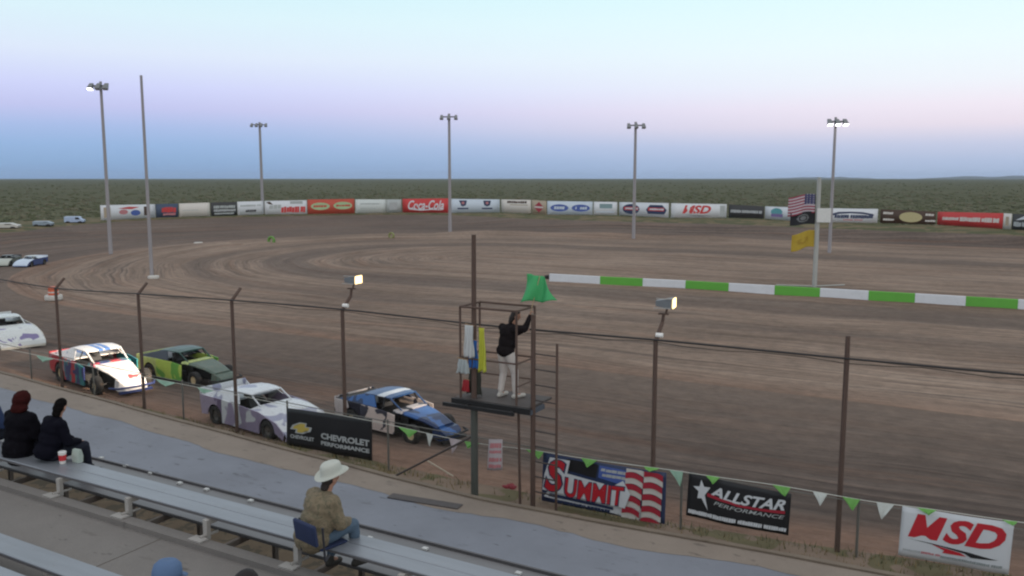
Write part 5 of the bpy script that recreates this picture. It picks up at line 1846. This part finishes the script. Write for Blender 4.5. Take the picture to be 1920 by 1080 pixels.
def late_model(label, loc, rz, side, top_m, hood, roof, scale=.88, group='racing cars on the front straight', low=None):
    t = thing('race_car', label, 'race car', loc, rz, group)
    t.scale = (scale,) * 3
    low = low or side
    for sg in (-1, 1):
        y0, y1_ = sg * .98, sg * .90
        bm = NB()
        prism(bm, [(-1.08, .16), (.98, .16), (.98, .88), (-.2, .95), (-1.08, .98)], 'y', y0 - .02, y0 + .02)
        obj('door', bm, side, t)
        bm = NB()
        prism(bm, [(-1.085, .17)] + arch(-1.52, .33, .42, 0, 180) + [(-2.3, .3), (-2.38, .98), (-1.085, .985)], 'y', y0 - .018, y0 + .018)
        obj('quarter_panel', bm, low, t)
        bm = NB()
        prism(bm, [(1.0, .18)] + arch(1.42, .33, .41, 180, 0) + [(2.25, .14), (2.32, .34), (1.9, .66), (1.0, .875)], 'y', y0 - .018, y0 + .018)
        obj('fender', bm, side, t)
        bm = NB()
        a = [(-2.25, y0 * .96, .99), (-1.1, y0 * .70, 1.27), (-.55, y0 * .68, 1.30), (-.15, y0 * .94, .96)]
        v = [bm.verts.new(p) for p in a]; v2 = [bm.verts.new((p[0], p[1] - sg * .03, p[2])) for p in a]
        bm.faces.new(v); bm.faces.new(v2[::-1])
        for i in range(4): bm.faces.new((v[i], v[(i + 1) % 4], v2[(i + 1) % 4], v2[i]))
        obj('sail_panel', bm, top_m, t)
        bm = NB(); tube(bm, (.08, y0 * .62, 1.28), (.72, y0 * .66, .90), .028)
        obj('windscreen_pillar', bm, roof, t)
        bm = NB(); prism(bm, [(-2.4, .96), (-2.05, .985), (-2.42, 1.22)], 'y', sg * .9 - .012, sg * .9 + .012)
        obj('spoiler_fin', bm, top_m, t)
    bm = NB(); loft(bm, [[(x, -.96, z), (x, -.8, z + .02), (x, .8, z + .02), (x, .96, z), (x, .96, z - .03), (x, -.96, z - .03)] for x, z in ((-2.36, .98), (-1.4, .985), (-.7, .96))])
    obj('rear_deck', bm, top_m, t)
    bm = NB(); loft(bm, [[(x, -.965, z), (x, -.6, z + h), (x, .6, z + h), (x, .965, z), (x, .965, z - .03), (x, -.965, z - .03)] for x, z, h in ((.50, .90, .05), (1.0, .86, .06), (1.5, .77, .06), (1.95, .62, .04), (2.35, .36, .02), (2.42, .22, .0))])
    obj('hood', bm, hood, t)
    bm = NB(); loft(bm, [[(x, -hw, z), (x, -hw * .5, z + .03), (x, hw * .5, z + .03), (x, hw, z), (x, hw, z - .03), (x, -hw, z - .03)] for x, hw, z in ((-1.2, .66, 1.25), (-.7, .68, 1.30), (-.2, .66, 1.30), (.12, .62, 1.27))])
    obj('roof', bm, roof, t)
    bm = NB(); box(bm, -2.3, 2.2, -.66, .66, .2, .34); box(bm, -2.28, .5, -.86, .86, .342, .58); box(bm, -2.36, -2.32, -.96, .96, .3, .96)
    box(bm, .9, 1.9, -.5, .5, .342, .60)
    obj('cockpit', bm, M_BLACK, t)
    bm = NB()
    loft(bm, [[(-.85, -.22, .6), (-.85, .22, .6), (-.45, .22, .6), (-.45, -.22, .6)], [(-.92, -.2, 1.1), (-.92, .2, 1.1), (-.8, .2, 1.1), (-.8, -.2, 1.1)]])
    ball(bm, (-.62, 0, 1.06), .13, .12, .14, 2)
    obj('driver_seat', bm, mat('cockpit grey', (0, 0, 0)), t)
    bm = NB(); box(bm, -2.45, -2.41, -.95, .95, .98, 1.20)
    obj('spoiler', bm, top_m, t)
    bm = NB(); box(bm, 2.28, 2.44, -.95, .95, .08, .20); bevel(bm, .03, 2)
    obj('bumper', bm, low, t)
    for x, y, r, w_ in ((1.42, .88, .33, .25), (1.42, -.88, .33, .25), (-1.52, .86, .34, .28), (-1.52, -.86, .34, .28)):
        wheel(t, x, y, r, w_, mat('dark rim', (.12, .11, .1), .5, .4))
    return t

def track_z(x, y):
    """level of the racing surface near the front straight"""
    ti = IN_T - IN_R
    if y >= ti: return ZT
    to = fence_t(x) + .15
    u = (ti - y) / (ti - to)
    e = min(1, max(0, (u - .45) / .55))
    return ZT + (side_z(x) - .03 - ZT) * (e * e * (3 - 2 * e) * .4 + e * .6)

def on_track(px, py):
    z = ZT
    for _ in range(30):
        p = P(px, py, z)
        z = .5 * z + .5 * track_z(p.x, p.y)
    p = P(px, py, z); p.z = z
    return p

def place(px, py, heading):
    p = on_track(px, py)
    return p, heading

WHT = (0.66, 0.64, 0.64)
cw = mat('white car paint', WHT, .35, 0, .08, 4, dirt=.38, col2=(.40, .05, .06), patch=2.3, thr=.66, col3=(.10, .16, .35))
red = mat('red car paint', (.44, .025, .04), .35, 0, .1, 3, dirt=.3, col2=(.03, .20, .22), patch=1.3, thr=.47, col3=(.03, .04, .14))
redq = mat('red quarter paint', (.40, .03, .04), .4, 0, .1, 3, dirt=.2, col2=(.34, .18, .20), patch=2, thr=.6)
def striped_roof(name, base, stripe, axis='Y', pos=((-.28, -.08), (.05, .28)), dirt=True):
    m = bpy.data.materials.new(name)
    nt, N, L, b = nodes_of(m)
    sp = N.new('ShaderNodeSeparateXYZ')
    L.new(objcoord(nt), sp.inputs[0])
    f = None
    for a, c in pos:
        q = mth(nt, 'MULTIPLY', mth(nt, 'GREATER_THAN', sp.outputs[axis], a), mth(nt, 'LESS_THAN', sp.outputs[axis], c))
        f = q if f is None else mth(nt, 'MAXIMUM', f, q)
    c = mixrgb(nt, f, base, stripe)
    d = sstep(nt, noise_tex(nt, objcoord(nt), 5, 8, .75), .58, .75)
    c = mixrgb(nt, mth(nt, 'MULTIPLY', d, .4), c, (.18, .12, .09))
    L.new(c, b.inputs['Base Color'])
    b.inputs['Roughness'].default_value = .35
    return m
roofr = striped_roof('white roof with blue stripes', WHT, (.07, .17, .45), 'Y', ((-.20, -.03), (.03, .22)))
p, h = place(196, 721, 0)
modified('red and white racing car with blue roof stripes and bright white hood', p, R(-12), red, roofr, cw, cw, redq, cw, scale=1.0, cowl=red, bumper=mat('navy bumper', (.02, .035, .13), .5))
gm = mat('lime car paint', (.47, .60, .12), .4, 0, .12, 3, dirt=.3, dirtcol=(.2, .15, .1), col2=(.16, .40, .08), patch=1.2, thr=.56)
gq = mat('lime dirty quarter', (.46, .54, .20), .5, 0, .2, 3, dirt=.5, dirtcol=(.22, .155, .11))
gk = mat('dark teal paint', (.028, .075, .065), .35, 0, .25, 3, dirt=.2, dirtcol=(.14, .13, .1))
gh = mat('dusty green hood', (.10, .14, .115), .5, 0, .3, 4, dirt=.45, dirtcol=(.2, .16, .12))
p, h = place(358, 712, 0)
modified('lime green and black muddy racing car with dark roof', p, R(-3), gm, gk, gh, gh, gq, mat('navy grey sail', (.03, .037, .055), .4, 0, .3, 4, dirt=.15, dirtcol=(.25, .25, .25)), deck=mat('grey deck', (.1, .1, .11), .5))
bl = mat('blue car paint', (.028, .10, .29), .3, 0, .15, 3, dirt=.14, col2=(.012, .03, .09), patch=1.1, thr=.50)
bq = mat('white black quarter', (.5, .45, .44), .4, 0, .1, 3, dirt=.25, col2=(.02, .02, .03), patch=1.3, thr=.5)
br = striped_roof('dark blue roof', (.03, .08, .2), (.55, .58, .62), 'X', ((-.45, -.12),))
p, h = place(752, 808, 0)
modified('blue racing car with dark roof and white rear quarter, left of the flag stand', p, R(-9), mat('white door panel', (.60, .50, .46), .4, 0, .1, 3, dirt=.15, col2=(.05, .05, .07), patch=1.7, thr=.58), br, bl, bl, bq, bl, deck=M_BLACK, scale=.86)
wp = mat('white and lilac paint', (.60, .62, .64), .35, 0, .05, 3, dirt=.1, col2=(.25, .22, .34), patch=1.1, thr=.55, col3=(.2, .25, .2))
wl = mat('lilac lower panel', (.32, .27, .36), .4, 0, .2, 3, dirt=.3, col2=(.14, .10, .18), patch=1.5, thr=.5)
wt = mat('white top paint', (.60, .62, .65), .3, 0, .05, 3, dirt=.25, col2=(.30, .31, .42), patch=1.0, thr=.55)
p, h = place(498, 799, 0)
late_model('white and lilac low racing car close behind the black banner', p, R(-8), mat('white lilac door', (.55, .57, .59), .35, 0, .06, 3, dirt=.15, col2=(.27, .23, .33), patch=.8, thr=.48), wt, wt, wt, low=wl, scale=.85)
wv = mat('white purple paint', (.60, .62, .62), .35, 0, .05, 3, dirt=.1, col2=(.20, .17, .33), patch=1.6, thr=.55)
p, h = place(14, 643, 0)
late_model('white wedge racing car with purple patches at the left edge', p, R(-14), mat('cream door', (.55, .52, .46), .4, 0, .06, 3, dirt=.2), wv, wv, mat('white roof', (.6, .64, .64), .35), scale=.95)
p = P(58, 498, ZT)
late_model('distant silver blue racing car turning at the inner corner of the bend', p, R(-62), mat('deep blue paint', (.06, .09, .22), .25, .2, .1, 3), mat('white deck', (.6, .66, .75), .2), mat('pale blue hood', (.5, .58, .70), .25), mat('white roof', (0, 0, 0)), scale=.68, group='racing cars far round the bend')
p = P(14, 497, ZT)
late_model('distant dark racing car with pale nose at the left edge of the bend', p, R(-50), mat('grey green paint', (.12, .14, .12), .4), mat('dark deck', (.05, .05, .055), .4), mat('pale hood', (.4, .42, .38), .4), mat('dark roof', (.05, .06, .06), .3), scale=.68, group='racing cars far round the bend')

# added spots brightening the cars, set beside the fence lamps but off their lens direction
bp_ = on_track(205, 718)
spot((lx - .35, POST[640][2] + .1, POST[640][1] + .5), bp_ + Vector((0, 0, .6)), 26000, R(14))
bp_ = on_track(735, 780)
spot((POST[1225][0] - .35, POST[1225][2] + .1, POST[1225][1] + .5), bp_ + Vector((0, 0, .5)), 5000, R(14))

# ================================================================== AIR
bm = NB(); box(bm, -9000, 6000, -40, 12500, -4, 70)
hz = bpy.data.materials.new('haze')
hz.use_nodes = True
hn = hz.node_tree
for n in list(hn.nodes):
    if n.type != 'OUTPUT_MATERIAL':
        hn.nodes.remove(n)
pv = hn.nodes.new('ShaderNodeVolumePrincipled')
pv.inputs['Color'].default_value = (.66, .80, 1.0, 1)
pv.inputs['Density'].default_value = 0.00005
hn.links.new(pv.outputs[0], next(n for n in hn.nodes if n.type == 'OUTPUT_MATERIAL').inputs['Volume'])
tag(obj('haze', bm, hz), 'thin blue evening haze over the far desert', 'haze', kind='stuff')

# ================================================================== RENDER SETTINGS
vs = scene.view_settings
scene.display_settings.display_device = 'sRGB'
vs.view_transform = 'Standard'
vs.look = 'None'
vs.exposure = 0
vs.gamma = 1
vs.use_curve_mapping = False
scene.cycles.use_denoising = True
scene.cycles.max_bounces = 6
scene.cycles.transparent_max_bounces = 16
scene.cycles.filter_width = 2.2
